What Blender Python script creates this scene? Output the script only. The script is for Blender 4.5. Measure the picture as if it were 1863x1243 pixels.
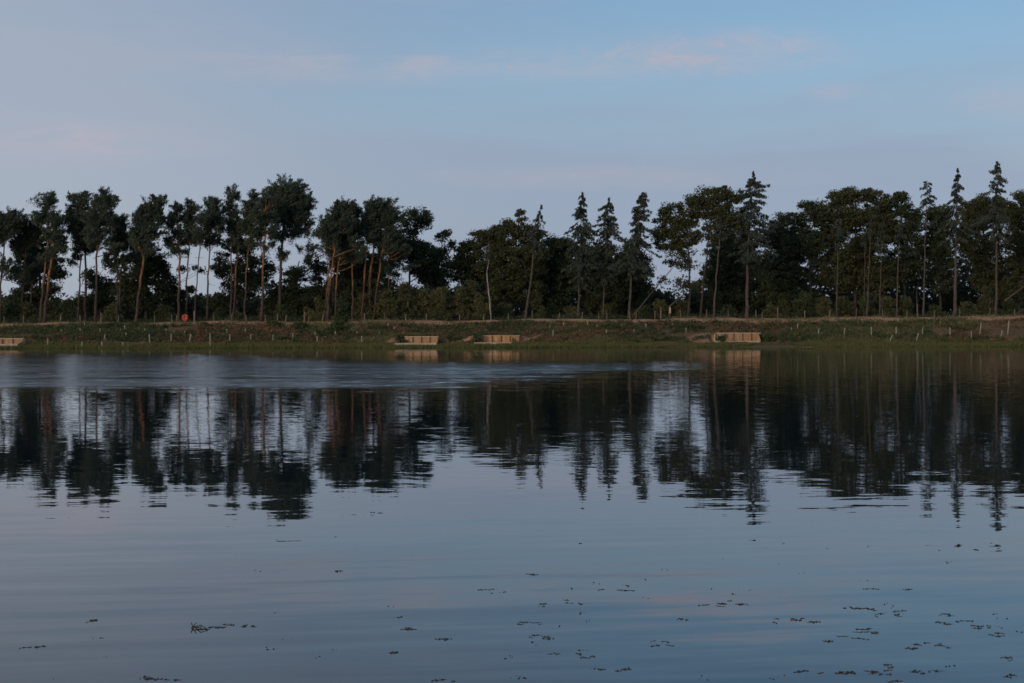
import bpy, math, random
import numpy as np
from mathutils import Vector

for o in list(bpy.data.objects):
    bpy.data.objects.remove(o)
scene = bpy.context.scene
COL = scene.collection
RNG = np.random.default_rng(11)
R = math.radians

# ------------------------------------------------------------------ camera
F = 2924.0            # focal length in photo pixels (35 mm on a 22.3 mm sensor)
CX, HOR, HCAM = 931.5, 595.5, 2.5
cam_data = bpy.data.cameras.new("camera")
cam_data.sensor_width = 22.3
cam_data.lens = 35.0
cam_data.shift_y = -(621.5 - HOR) / 1863.0
cam_data.clip_end = 6000
cam_data.dof.use_dof = True            # focused on the near water: the far bank is slightly soft
cam_data.dof.focus_distance = 19.0
cam_data.dof.aperture_fstop = 3.2
cam = bpy.data.objects.new("camera", cam_data)
cam.location = (0, 0, HCAM)
cam.rotation_euler = (R(90), 0, 0)
COL.objects.link(cam)
scene.camera = cam

# ------------------------------------------------------------------ light
SUN_EL, SUN_AZ = R(12.0), R(212)       # azimuth clockwise from +Y: behind the camera, to the left
sun_data = bpy.data.lights.new("sun", 'SUN')
sun_data.energy = 1.1
sun_data.angle = R(10)
sun_data.color = (1.0, 0.72, 0.52)
sun = bpy.data.objects.new("sun", sun_data)
sd = Vector((math.sin(SUN_AZ) * math.cos(SUN_EL), math.cos(SUN_AZ) * math.cos(SUN_EL), math.sin(SUN_EL)))
sun.rotation_euler = sd.to_track_quat('Z', 'Y').to_euler()
sun.location = (-40, -60, 40)
COL.objects.link(sun)

scene.view_settings.view_transform = 'Standard'
scene.view_settings.look = 'None'
scene.view_settings.exposure = 0.0
scene.view_settings.gamma = 1.0
scene.view_settings.use_curve_mapping = False
scene.cycles.max_bounces = 6
scene.cycles.diffuse_bounces = 2
scene.cycles.glossy_bounces = 3
scene.cycles.use_denoising = True


class NT:
    """small helper to write node expressions"""
    def __init__(self, tree):
        self.t = tree; self.n = tree.nodes; self.l = tree.links
    def node(self, kind, **kw):
        nd = self.n.new(kind)
        for k, v in kw.items():
            setattr(nd, k, v)
        return nd
    def put(self, sock, v):
        if hasattr(v, 'is_output') or isinstance(v, bpy.types.NodeSocket):
            self.l.new(v, sock)
        else:
            sock.default_value = v
    def math(self, op, a, b=None, c=None, clamp=False):
        nd = self.node('ShaderNodeMath', operation=op); nd.use_clamp = clamp
        self.put(nd.inputs[0], a)
        if b is not None: self.put(nd.inputs[1], b)
        if c is not None: self.put(nd.inputs[2], c)
        return nd.outputs[0]
    def mapr(self, v, a, b, c=0.0, d=1.0, smooth=True):
        nd = self.node('ShaderNodeMapRange')
        nd.interpolation_type = 'SMOOTHSTEP' if smooth else 'LINEAR'
        self.put(nd.inputs[0], v)
        for i, x in enumerate((a, b, c, d)):
            self.put(nd.inputs[i + 1], x)
        return nd.outputs[0]
    def comb(self, x, y, z):
        nd = self.node('ShaderNodeCombineXYZ')
        for i, v in enumerate((x, y, z)): self.put(nd.inputs[i], v)
        return nd.outputs[0]
    def sep(self, v):
        nd = self.node('ShaderNodeSeparateXYZ'); self.l.new(v, nd.inputs[0]); return nd.outputs
    def noise(self, vec, scale, detail=3.0, rough=0.5, dist=0.0):
        nd = self.node('ShaderNodeTexNoise')
        self.l.new(vec, nd.inputs['Vector'])
        nd.inputs['Scale'].default_value = scale
        nd.inputs['Detail'].default_value = detail
        nd.inputs['Roughness'].default_value = rough
        nd.inputs['Distortion'].default_value = dist
        return nd
    def mix(self, f, a, b):
        nd = self.node('ShaderNodeMix', data_type='RGBA')
        self.put(nd.inputs[0], f)
        for s, v in ((nd.inputs[6], a), (nd.inputs[7], b)):
            self.put(s, v if not isinstance(v, tuple) else (*v, 1.0)[:4])
        return nd.outputs[2]
    def vmul(self, v, xyz):
        nd = self.node('ShaderNodeVectorMath', operation='MULTIPLY')
        self.l.new(v, nd.inputs[0]); nd.inputs[1].default_value = xyz
        return nd.outputs[0]


# ------------------------------------------------------------------ sky
world = bpy.data.worlds.new("World")
scene.world = world
world.use_nodes = True
nt = NT(world.node_tree)
nt.n.clear()
sky = nt.node('ShaderNodeTexSky', sky_type='NISHITA')
sky.sun_disc = False
sky.sun_elevation = SUN_EL
sky.sun_rotation = SUN_AZ
sky.air_density = 1.0
sky.dust_density = 1.0
sky.ozone_density = 3.0
bg = nt.node('ShaderNodeBackground')
nt.l.new(sky.outputs[0], bg.inputs[0])
bg.inputs[1].default_value = 0.118
tc = nt.node('ShaderNodeTexCoord')
sx, sy, sz = nt.sep(tc.outputs['Generated'])
az = nt.math('ARCTAN2', sx, sy)
el = nt.math('ARCSINE', sz)
uv = nt.comb(nt.math('MULTIPLY', az, 1.0), nt.math('MULTIPLY', el, 5.0), 0.3)
uv_fine = nt.comb(nt.math('MULTIPLY', az, 1.0), nt.math('MULTIPLY', el, 2.2), 0.7)
# broad thin veil of high cloud, thicker to the left (west) and near the horizon
n1 = nt.noise(uv, 3.2, 5, 0.55, 0.4).outputs[0]
veil = nt.mapr(n1, 0.38, 0.72)
left = nt.mapr(az, -0.34, 0.24, 0.85, 0.0)
low = nt.mapr(el, 0.05, 0.22, 0.97, 0.10)
fac = nt.math('ADD', nt.math('MULTIPLY', nt.math('SUBTRACT', veil, 0.35), 0.26), nt.math('MAXIMUM', left, low), clamp=True)
def ell(a0, e0, ra, re):
    d = nt.math('SQRT', nt.math('ADD',
        nt.math('POWER', nt.math('DIVIDE', nt.math('SUBTRACT', az, a0), ra), 2.0),
        nt.math('POWER', nt.math('DIVIDE', nt.math('SUBTRACT', el, e0), re), 2.0)))
    return nt.mapr(d, 0.1, 1.0, 1.0, 0.0)
fine = nt.mapr(nt.noise(uv_fine, 42.0, 5, 0.62, 0.7).outputs[0], 0.42, 0.62)
soft = nt.mapr(nt.noise(uv, 10.0, 4, 0.55, 0.5).outputs[0], 0.3, 0.65)
mott = nt.math('ADD', nt.math('MULTIPLY', fine, 0.65), nt.math('MULTIPLY', soft, 0.55))
pink = nt.math('MULTIPLY', ell(0.125, 0.168, 0.135, 0.020), mott)
for a0, e0, ra, re, w in ((-0.06, 0.161, 0.26, 0.017, 0.70), (-0.31, 0.111, 0.17, 0.020, 1.25),
                          (0.20, 0.143, 0.03, 0.008, 0.5), (0.31, 0.139, 0.07, 0.024, 0.6),
                          (0.06, 0.093, 0.18, 0.012, 0.45), (-0.02, 0.205, 0.12, 0.012, 0.25),
                          (0.42, 0.10, 0.2, 0.02, 0.5), (-0.55, 0.16, 0.3, 0.03, 0.6)):
    e = nt.math('MULTIPLY', nt.math('MULTIPLY', ell(a0, e0, ra, re), nt.math('MULTIPLY', soft, nt.mapr(fine, 0.0, 1.0, 0.8, 1.2))), w)
    pink = nt.math('MAXIMUM', pink, e)
bg2 = nt.node('ShaderNodeBackground')
nt.l.new(nt.mix(nt.mapr(az, -0.33, 0.05), (0.388, 0.430, 0.525), (0.298, 0.352, 0.478)), bg2.inputs[0])
bg3 = nt.node('ShaderNodeBackground')
bg3.inputs[0].default_value = (0.465, 0.440, 0.510, 1)
m1 = nt.node('ShaderNodeMixShader'); m2 = nt.node('ShaderNodeMixShader')
nt.l.new(nt.math('MINIMUM', fac, 0.85), m1.inputs[0])
nt.l.new(bg.outputs[0], m1.inputs[1]); nt.l.new(bg2.outputs[0], m1.inputs[2])
nt.l.new(nt.math('MULTIPLY', pink, 0.72, clamp=True), m2.inputs[0])
nt.l.new(m1.outputs[0], m2.inputs[1]); nt.l.new(bg3.outputs[0], m2.inputs[2])
wout = nt.node('ShaderNodeOutputWorld')
nt.l.new(m2.outputs[0], wout.inputs[0])


# ------------------------------------------------------------------ materials
def new_mat(name):
    m = bpy.data.materials.new(name)
    m.use_nodes = True
    m.node_tree.nodes.clear()
    t = NT(m.node_tree)
    t.out = t.node('ShaderNodeOutputMaterial')
    return m, t

def leaf_mat(name, c1, c2, trans=0.25, scale=0.6):
    m, t = new_mat(name)
    geo = t.node('ShaderNodeNewGeometry')
    big = t.mapr(t.noise(geo.outputs['Position'], scale, 3).outputs[0], 0.3, 0.7)
    f = t.math('ADD', t.math('MULTIPLY', geo.outputs['Random Per Island'], 0.55), t.math('MULTIPLY', big, 0.45))
    col = t.mix(f, c1, c2)
    d = t.node('ShaderNodeBsdfDiffuse'); t.l.new(col, d.inputs[0])
    tr = t.node('ShaderNodeBsdfTranslucent'); t.l.new(col, tr.inputs[0])
    mx = t.node('ShaderNodeMixShader'); mx.inputs[0].default_value = trans
    t.l.new(d.outputs[0], mx.inputs[1]); t.l.new(tr.outputs[0], mx.inputs[2])
    t.l.new(mx.outputs[0], t.out.inputs[0])
    return m

def plain_mat(name, c1, c2, scale=3.0, rough=0.8, stretch=(1, 1, 1), spec=0.3, bump=0.0, tone=0.0):
    m, t = new_mat(name)
    tc = t.node('ShaderNodeTexCoord')
    v = t.vmul(tc.outputs['Object'], stretch)
    n = t.noise(v, scale, 5, 0.6)
    col = t.mix(t.mapr(n.outputs[0], 0.3, 0.7), c1, c2)
    if tone:
        oi = t.node('ShaderNodeObjectInfo')
        col = t.mix(t.math('MULTIPLY', oi.outputs['Random'], tone), col, tuple(0.35 * c for c in c1))
    p = t.node('ShaderNodeBsdfPrincipled')
    t.l.new(col, p.inputs['Base Color'])
    p.inputs['Roughness'].default_value = rough
    p.inputs['Specular IOR Level'].default_value = spec
    if bump:
        b = t.node('ShaderNodeBump'); b.inputs['Strength'].default_value = bump
        t.l.new(n.outputs[0], b.inputs['Height']); t.l.new(b.outputs[0], p.inputs['Normal'])
    t.l.new(p.outputs[0], t.out.inputs[0])
    return m

def bark_mat(name, low, high, z0, z1):
    """bark that is scaly grey-brown below and changes to the thin coloured bark higher up"""
    m, t = new_mat(name)
    tc = t.node('ShaderNodeTexCoord')
    x, y, z = t.sep(tc.outputs['Generated'])
    n = t.noise(t.vmul(tc.outputs['Object'], (4, 4, 0.8)), 2.0, 5, 0.65)
    big = t.noise(t.vmul(tc.outputs['Object'], (1, 1, 0.35)), 1.1, 3, 0.55)
    f = t.mapr(t.math('ADD', z, t.math('MULTIPLY', t.math('SUBTRACT', big.outputs[0], 0.5), 0.5)), z0, z1)
    col = t.mix(f, low, high)
    dark = t.mix(t.mapr(n.outputs[0], 0.32, 0.6), tuple(c * 0.45 for c in low), col)
    d = t.node('ShaderNodeBsdfPrincipled')
    d.inputs['Roughness'].default_value = 0.9
    d.inputs['Specular IOR Level'].default_value = 0.15
    t.l.new(dark, d.inputs['Base Color'])
    b = t.node('ShaderNodeBump'); b.inputs['Strength'].default_value = 0.5; b.inputs['Distance'].default_value = 0.05
    t.l.new(n.outputs[0], b.inputs['Height']); t.l.new(b.outputs[0], d.inputs['Normal'])
    t.l.new(d.outputs[0], t.out.inputs[0])
    return m

M = {}
M['pine_leaf'] = leaf_mat('pine_needles', (0.040, 0.060, 0.045), (0.105, 0.135, 0.090), 0.12)
M['pine_leaf2'] = leaf_mat('pine_needles_blue', (0.045, 0.066, 0.052), (0.120, 0.150, 0.105), 0.12)
M['spruce_leaf'] = leaf_mat('spruce_needles', (0.035, 0.050, 0.042), (0.090, 0.112, 0.080), 0.1)
M['oak_leaf'] = leaf_mat('broad_leaves_dark', (0.036, 0.052, 0.032), (0.095, 0.118, 0.064), 0.2)
M['oak_leaf2'] = leaf_mat('broad_leaves_olive', (0.045, 0.056, 0.032), (0.125, 0.135, 0.068), 0.22)
M['birch_leaf'] = leaf_mat('young_birch_leaves', (0.052, 0.064, 0.034), (0.145, 0.158, 0.078), 0.25)
M['thicket_leaf'] = leaf_mat('thicket_leaves', (0.070, 0.082, 0.040), (0.195, 0.200, 0.092), 0.28)
M['shrub_leaf'] = leaf_mat('shrub_leaves', (0.040, 0.060, 0.034), (0.115, 0.138, 0.068), 0.2)
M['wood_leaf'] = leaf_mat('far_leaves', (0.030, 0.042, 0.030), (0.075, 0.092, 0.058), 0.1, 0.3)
M['bracken'] = leaf_mat('bracken_fronds', (0.120, 0.074, 0.045), (0.280, 0.180, 0.100), 0.2)
M['bramble'] = leaf_mat('bramble_leaves', (0.039, 0.064, 0.030), (0.121, 0.149, 0.069), 0.15)
M['rough_grass'] = leaf_mat('rough_grass_blades', (0.098, 0.106, 0.048), (0.230, 0.213, 0.103), 0.25)
M['shore_grass'] = leaf_mat('shore_grass_blades', (0.092, 0.106, 0.037), (0.196, 0.193, 0.076), 0.25)
M['pine_bark'] = bark_mat('scots_pine_bark', (0.105, 0.078, 0.062), (0.38, 0.190, 0.092), 0.22, 0.5)
M['pine_bark_dull'] = bark_mat('scots_pine_bark_dull', (0.085, 0.068, 0.058), (0.19, 0.115, 0.070), 0.25, 0.6)
M['spruce_bark'] = bark_mat('spruce_bark', (0.120, 0.100, 0.085), (0.155, 0.118, 0.090), 0.2, 0.8)
M['oak_bark'] = bark_mat('oak_bark', (0.075, 0.066, 0.056), (0.10, 0.085, 0.068), 0.2, 0.8)
M['birch_bark'] = bark_mat('birch_bark', (0.30, 0.28, 0.25), (0.48, 0.45, 0.40), 0.1, 0.4)
M['dead_wood'] = plain_mat('dead_wood', (0.075, 0.062, 0.052), (0.135, 0.112, 0.092), 3, 0.9, (4, 4, 1), 0.1)
M['torn_wood'] = plain_mat('torn_pale_wood', (0.45, 0.32, 0.24), (0.62, 0.48, 0.38), 5, 0.85, (5, 5, 1), 0.15)
M['post_wood'] = plain_mat('weathered_post', (0.17, 0.140, 0.105), (0.33, 0.275, 0.21), 2.5, 0.9, (4, 4, 1), 0.1, tone=0.5)
M['post_brown'] = plain_mat('brown_post', (0.15, 0.10, 0.068), (0.27, 0.185, 0.125), 2.5, 0.9, (4, 4, 1), 0.1)
M['wire'] = plain_mat('dark_wire', (0.03, 0.035, 0.035), (0.06, 0.065, 0.065), 3, 0.6)
M['guard'] = plain_mat('tree_guard_plastic', (0.30, 0.34, 0.22), (0.46, 0.48, 0.34), 2.0, 0.55, tone=0.3)
M['guard_beige'] = plain_mat('tree_guard_faded', (0.33, 0.29, 0.21), (0.45, 0.40, 0.30), 2.0, 0.6)
M['plank'] = plain_mat('new_timber', (0.48, 0.28, 0.115), (0.66, 0.43, 0.21), 1.6, 0.75, (3, 3, 0.5), 0.2, 0.1, tone=0.35)
M['plank_dull'] = plain_mat('duller_timber', (0.40, 0.25, 0.135), (0.56, 0.37, 0.21), 1.6, 0.8, (3, 3, 0.5), 0.2, 0.1, tone=0.35)
M['beam'] = plain_mat('pale_timber', (0.58, 0.47, 0.35), (0.74, 0.62, 0.48), 1.6, 0.75, (1, 3, 3), 0.2, 0.1, tone=0.35)
M['dark_post'] = plain_mat('dark_stained_timber', (0.14, 0.075, 0.030), (0.22, 0.12, 0.05), 2.0, 0.8, (3, 3, 0.6))
M['orange'] = plain_mat('orange_plastic', (0.54, 0.065, 0.020), (0.62, 0.09, 0.03), 2.0, 0.35, (1, 1, 1), 0.5)
M['orange_highlight'] = plain_mat('highlit_orange_plastic', (0.72, 0.17, 0.09), (0.78, 0.22, 0.12), 2.0, 0.4, (1, 1, 1), 0.5)  # hood of the lifebuoy housing: its top highlight is painted in as paler orange
M['white_band'] = plain_mat('white_tape', (0.65, 0.6, 0.55), (0.75, 0.7, 0.65), 3.0, 0.5)
M['stone'] = plain_mat('pale_stone', (0.42, 0.36, 0.29), (0.58, 0.50, 0.42), 3.0, 0.85)
M['weed_dark'] = leaf_mat('water_weed_dark', (0.050, 0.050, 0.040), (0.140, 0.130, 0.095), 0.1, 8)
M['weed_olive'] = leaf_mat('water_weed_olive', (0.070, 0.070, 0.035), (0.170, 0.155, 0.080), 0.15, 8)
M['weed_rust'] = leaf_mat('water_weed_rust', (0.075, 0.050, 0.034), (0.180, 0.110, 0.065), 0.15, 8)

# ground of the bank: bare sandy earth on the track, brown litter, green near the water
def ground_mat():
    m, t = new_mat('bank_soil')
    geo = t.node('ShaderNodeNewGeometry')
    pos = geo.outputs['Position']
    x, y, z = t.sep(pos)
    s = t.math('SUBTRACT', t.math('SUBTRACT', y, t.math('MULTIPLY', x, 0.135)), 196.0)
    n = t.noise(t.vmul(pos, (1, 1, 1)), 0.35, 5, 0.6).outputs[0]
    n2 = t.noise(t.vmul(pos, (1, 1, 1)), 2.2, 5, 0.65).outputs[0]
    sj = t.math('ADD', s, t.math('MULTIPLY', t.math('SUBTRACT', n, 0.5), 7.0))
    earth = t.mix(t.mapr(n2, 0.3, 0.7), (0.42, 0.225, 0.12), (0.58, 0.36, 0.205))
    litter = t.mix(t.mapr(n2, 0.3, 0.7), (0.10, 0.070, 0.034), (0.20, 0.135, 0.070))
    mud = t.mix(t.mapr(n2, 0.3, 0.7), (0.12, 0.088, 0.040), (0.19, 0.135, 0.065))
    col = t.mix(t.mapr(sj, 5.0, 9.0), mud, litter)
    col = t.mix(t.mapr(sj, 18.5, 20.5), col, earth)
    col = t.mix(t.mapr(s, 28.5, 32.0), col, litter)
    scar = t.mapr(t.noise(pos, 0.22, 4, 0.6).outputs[0], 0.60, 0.68)
    col = t.mix(t.math('MULTIPLY', scar, 0.7), col, earth)
    dug = None                                   # soil left bare where the platforms were dug in
    for ax, bs, rx, rs in SOIL:
        e = t.math('SQRT', t.math('ADD', t.math('POWER', t.math('DIVIDE', t.math('SUBTRACT', x, ax), rx), 2.0),
                                  t.math('POWER', t.math('DIVIDE', t.math('SUBTRACT', s, bs), rs), 2.0)))
        e = t.mapr(t.math('ADD', e, t.math('MULTIPLY', t.math('SUBTRACT', n2, 0.5), 1.2)), 0.75, 1.1, 1.0, 0.0)
        dug = e if dug is None else t.math('MAXIMUM', dug, e)
    col = t.mix(t.math('MULTIPLY', dug, 0.5), col, earth)
    p = t.node('ShaderNodeBsdfPrincipled')
    p.inputs['Roughness'].default_value = 0.95
    p.inputs['Specular IOR Level'].default_value = 0.1
    t.l.new(col, p.inputs['Base Color'])
    b = t.node('ShaderNodeBump'); b.inputs['Strength'].default_value = 0.6; b.inputs['Distance'].default_value = 0.15
    t.l.new(n2, b.inputs['Height']); t.l.new(b.outputs[0], p.inputs['Normal'])
    t.l.new(p.outputs[0], t.out.inputs[0])
    return m

# water: slopes of small waves given directly as a normal; a breeze ruffles one patch off the far shore
def water_mat():
    m, t = new_mat('lake_water')
    geo = t.node('ShaderNodeNewGeometry')
    pos = geo.outputs['Position']
    x, y, z = t.sep(pos)
    def slopes(scale, stretch, detail=2.0, rot=0.0):
        v = pos
        if rot:
            r = t.node('ShaderNodeVectorRotate', rotation_type='Z_AXIS'); t.l.new(v, r.inputs['Vector'])
            r.inputs['Angle'].default_value = rot; v = r.outputs[0]
        nd = t.noise(t.vmul(v, stretch), scale, detail, 0.55)
        c = t.node('ShaderNodeSeparateColor'); t.l.new(nd.outputs['Color'], c.inputs[0])
        return t.math('SUBTRACT', c.outputs[0], 0.5), t.math('SUBTRACT', c.outputs[1], 0.5)
    big = t.noise(t.vmul(pos, (0.05, 0.09, 1)), 1.0, 3, 0.6).outputs[0]
    jit = t.math('MULTIPLY', t.math('SUBTRACT', big, 0.5), 10.0)
    streak = t.noise(t.vmul(pos, (0.035, 0.30, 1)), 1.0, 4, 0.6).outputs[0]
    yj = t.math('ADD', y, t.math('MULTIPLY', jit, 0.45))
    near_edge = t.mapr(t.math('ADD', yj, t.math('MULTIPLY', t.math('SUBTRACT', t.noise(t.vmul(pos, (0.25, 0.6, 1)), 1.0, 4).outputs[0], 0.5), 14.0)), 59.0, 69.0)
    # far limit of the ruffled water moves in from 160 m at the left to 115 m in the middle
    far_lim = t.mapr(x, -34.0, -4.0, 166.0, 122.0)
    far_edge = t.mapr(t.math('SUBTRACT', t.math('ADD', yj, t.math('MULTIPLY', t.math('SUBTRACT', streak, 0.5), 40.0)), far_lim), -22.0, 8.0, 1.0, 0.0)
    right_lim = t.mapr(y, 62.0, 112.0, -1.0, 13.0)
    right_edge = t.mapr(t.math('SUBTRACT', t.math('ADD', x, t.math('MULTIPLY', jit, 1.6)), right_lim), -7.0, 6.0, 1.0, 0.0)
    patch = t.math('MULTIPLY', t.math('MULTIPLY', near_edge, far_edge), right_edge)
    patch = t.math('MULTIPLY', patch, t.mapr(streak, 0.32, 0.58, 0.55, 1.0))
    patch = t.math('MULTIPLY', patch, t.mapr(y, 105.0, 155.0, 1.0, 0.55))
    mid = t.math('MULTIPLY', t.mapr(y, 16.0, 60.0, 0.15, 1.0), t.mapr(y, 120.0, 170.0, 1.0, 0.35))
    calm_var = t.mapr(t.noise(t.vmul(pos, (0.06, 0.12, 1)), 1.0, 2).outputs[0], 0.35, 0.65, 0.6, 1.5)
    rightward = t.mapr(x, -4.0, 9.0, 0.75, 1.35)
    s1 = slopes(1.0, (1.0, 2.2, 1), 3.0, R(5))        # short ripples
    s2 = slopes(1.0, (0.26, 0.95, 1), 1.5, R(-12))      # long low undulation, crests slightly oblique
    s3 = slopes(1.0, (0.8, 1.5, 1), 5.0)               # wind ruffle
    s5 = slopes(1.0, (2.4, 6.0, 1), 3.0, R(3))         # fine capillary ripple that smears far reflections
    s6 = slopes(1.0, (0.45, 3.2, 1), 2.5, R(-10))      # long fine ripple lines near the camera
    a6 = t.mapr(y, 15.0, 27.0, 0.050, 0.005)
    a1 = t.math('MULTIPLY', t.math('MULTIPLY', calm_var, rightward), 0.0125)
    a2 = t.mapr(y, 13.0, 23.0, 0.034, 0.009)
    a3 = t.math('MULTIPLY', patch, 0.46)
    a5 = t.math('MULTIPLY', mid, 0.062)
    def total(i, k):
        a = t.math('MULTIPLY', s1[i], t.math('MULTIPLY', a1, k))
        b = t.math('MULTIPLY', s2[i], t.math('MULTIPLY', a2, k))
        c = t.math('MULTIPLY', s3[i], t.math('MULTIPLY', a3, 1.0 if i else 0.7))
        e = t.math('ADD', t.math('MULTIPLY', s5[i], a5), t.math('MULTIPLY', s6[i], t.math('MULTIPLY', a6, k)))
        return t.math('ADD', e, t.math('ADD', a, t.math('ADD', b, c)))
    nx = total(0, 0.35); ny = total(1, 1.0)
    nn = t.node('ShaderNodeVectorMath', operation='NORMALIZE')
    t.l.new(t.comb(nx, ny, 1.0), nn.inputs[0])
    p = t.node('ShaderNodeBsdfPrincipled')
    p.inputs['Base Color'].default_value = (0.010, 0.019, 0.024, 1)
    p.inputs['IOR'].default_value = 1.333
    t.l.new(t.math('ADD', 0.012, t.math('MULTIPLY', patch, 0.17)), p.inputs['Roughness'])
    t.l.new(nn.outputs[0], p.inputs['Normal'])
    t.l.new(p.outputs[0], t.out.inputs[0])
    return m
M['water'] = water_mat()


# ------------------------------------------------------------------ geometry helpers
def depth(px, s):
    """distance from the camera of the line s metres behind the waterline in the photo column px"""
    return (196.0 + s) / (1.0 - 0.135 * (px - CX) / F)

def P(px, py, d):
    return np.array([(px - CX) * d / F, d, HCAM - (py - HOR) * d / F])

def sval(x, y):
    return y - 0.135 * x - 196.0

PLATFORMS = []   # (x0, x1, s0, s1, deck_z, wall_top) filled below, used to cut the bank

def wob(x, y):
    return (0.5 * np.sin(x * 0.31 + 1.3 * np.sin(y * 0.21)) + 0.3 * np.sin(x * 0.83 + y * 0.47 + 1.0)
            + 0.2 * np.sin(x * 1.9 - y * 1.3))

def ground_z(x, y):
    x = np.asarray(x, float); y = np.asarray(y, float)
    xc = np.clip(x, -140, 140)
    s = sval(xc, y) + 0.5 * np.sin(xc * 0.11) + 0.25 * np.sin(xc * 0.43 + 2)
    top = 3.5 + 0.0075 * xc
    z = np.interp(s, [-400, -25, 0, 8, 19, 26, 40, 2000], [-3, -2.5, 0.0, 0.38, 1.0, 2.0, 2.0, 2.0])
    k1 = np.clip((s - 8) / 11, 0, 1); k2 = np.clip((s - 19) / 7.5, 0, 1)
    land = np.interp(s, [0, 8], [0.0, 0.38]) + k1 * (top * 0.86 - 0.38) + k2 * (top * 0.14)
    z = np.where(s < 0, np.interp(s, [-400, -25, 0], [-3, -2.5, 0.0]), land)
    z = z + wob(x, y) * 0.20 * np.clip((s - 3) / 6, 0, 1)
    # near shore, behind and under the camera
    z = np.where(y < 6, np.interp(y, [-60, -4, 1.5, 6], [2.0, 0.95, 0.7, -0.9]), np.where(y < 30, np.interp(y, [6, 30], [-0.9, -3]), z))
    for (x0, x1, s0, s1, dz, wt) in PLATFORMS:
        sr = sval(x, y)
        lat = np.clip(1 - np.maximum(x0 - x, x - x1) / 2.0, 0, 1)
        lat = lat * lat * (3 - 2 * lat)
        inside = (x > x0 - 0.15) & (x < x1 + 0.15) & (sr > s0 + 0.1) & (sr < s1 + 0.6)
        behind = (sr >= s1 + 0.6) & (sr < s1 + 5.0)
        z = np.where(behind, np.maximum(z, z + (np.maximum(z, wt + 0.1) - z) * lat), z)
        z = np.where(inside, np.minimum(z, dz - 0.12), z)
        front = (x > x0 - 0.3) & (x < x1 + 0.3) & (sr <= s0 + 0.1) & (sr > 0)
        z = np.where(front, np.minimum(z, max(dz - 0.28, 0.1)), z)
    return z

def ground_hit(px, py):
    """point of the bank seen at a photo pixel, and its distance"""
    best = None
    for s in np.arange(0.0, 40.0, 0.1):
        d = depth(px, s)
        p = P(px, py, d)
        if ground_z(p[0], p[1]) >= p[2]:
            return p, d
        best = (p, d)
    return best

class MB:
    def __init__(self):
        self.v = []; self.f = []; self.n = 0
    def add(self, v, f):
        v = np.asarray(v, float).reshape(-1, 3)
        self.v.append(v)
        for q in f:
            self.f.append(tuple(int(i) + self.n for i in q))
        self.n += len(v)
    def box(self, c, size, rz=0.0, lean=(0, 0)):
        sx, sy, sz = (k / 2 for k in size)
        v = np.array([[i, j, k] for k in (-sz, sz) for j in (-sy, sy) for i in (-sx, sx)], float)
        if rz:
            ca, sa = math.cos(rz), math.sin(rz)
            v = np.c_[v[:, 0] * ca - v[:, 1] * sa, v[:, 0] * sa + v[:, 1] * ca, v[:, 2]]
        v[:, 0] += (v[:, 2] + sz) * lean[0]; v[:, 1] += (v[:, 2] + sz) * lean[1]
        self.add(v + np.asarray(c, float), [(0, 2, 3, 1), (4, 5, 7, 6), (0, 1, 5, 4), (2, 6, 7, 3), (0, 4, 6, 2), (1, 3, 7, 5)])
    def tube(self, pts, radii, sides=7, cap=True, rng=None, rough=0.0):
        pts = np.asarray(pts, float); n = len(pts)
        rings = []
        for i in range(n):
            t = pts[min(i + 1, n - 1)] - pts[max(i - 1, 0)]
            t = t / (np.linalg.norm(t) + 1e-9)
            a = np.array([0, 0, 1.0]) if abs(t[2]) < 0.9 else np.array([1.0, 0, 0])
            u = np.cross(t, a); u /= np.linalg.norm(u); w = np.cross(t, u)
            an = np.arange(sides) * 2 * math.pi / sides
            r = radii[i] * (np.ones(sides) if not rough else 1 + rough * rng.standard_normal(sides))
            rings.append(pts[i] + np.outer(np.cos(an) * r, u) + np.outer(np.sin(an) * r, w))
        f = []
        for i in range(n - 1):
            for k in range(sides):
                a = i * sides + k; b = i * sides + (k + 1) % sides
                f.append((a, b, b + sides, a + sides))
        if cap:
            f.append(tuple(range(sides))[::-1]); f.append(tuple((n - 1) * sides + k for k in range(sides)))
        self.add(np.concatenate(rings), f)
    def build(self, name, mat, parent=None, origin=(0, 0, 0), smooth=False):
        v = np.concatenate(self.v) - np.asarray(origin, float)
        me = bpy.data.meshes.new(name)
        me.from_pydata(v.tolist(), [], self.f)
        me.materials.append(M[mat])
        if smooth:
            me.polygons.foreach_set('use_smooth', [True] * len(me.polygons))
        me.update()
        return link(name, me, parent, origin if parent is None else (0, 0, 0))

def link(name, me, parent=None, loc=(0, 0, 0)):
    o = bpy.data.objects.new(name, me)
    COL.objects.link(o)
    o.location = loc
    if parent is not None: o.parent = parent
    return o

def quads_mesh(name, v, mat):
    """v: (n,4,3) array of separate four-cornered leaves"""
    n = len(v)
    me = bpy.data.meshes.new(name)
    me.vertices.add(n * 4); me.loops.add(n * 4); me.polygons.add(n)
    me.vertices.foreach_set('co', v.reshape(-1).astype(np.float32))
    me.loops.foreach_set('vertex_index', np.arange(n * 4, dtype=np.int32))
    me.polygons.foreach_set('loop_start', np.arange(0, n * 4, 4, dtype=np.int32))
    me.polygons.foreach_set('loop_total', np.full(n, 4, dtype=np.int32))
    me.materials.append(M[mat])
    me.update(calc_edges=True)
    return me

def unit(a):
    return a / (np.linalg.norm(a, axis=-1, keepdims=True) + 1e-9)

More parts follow.
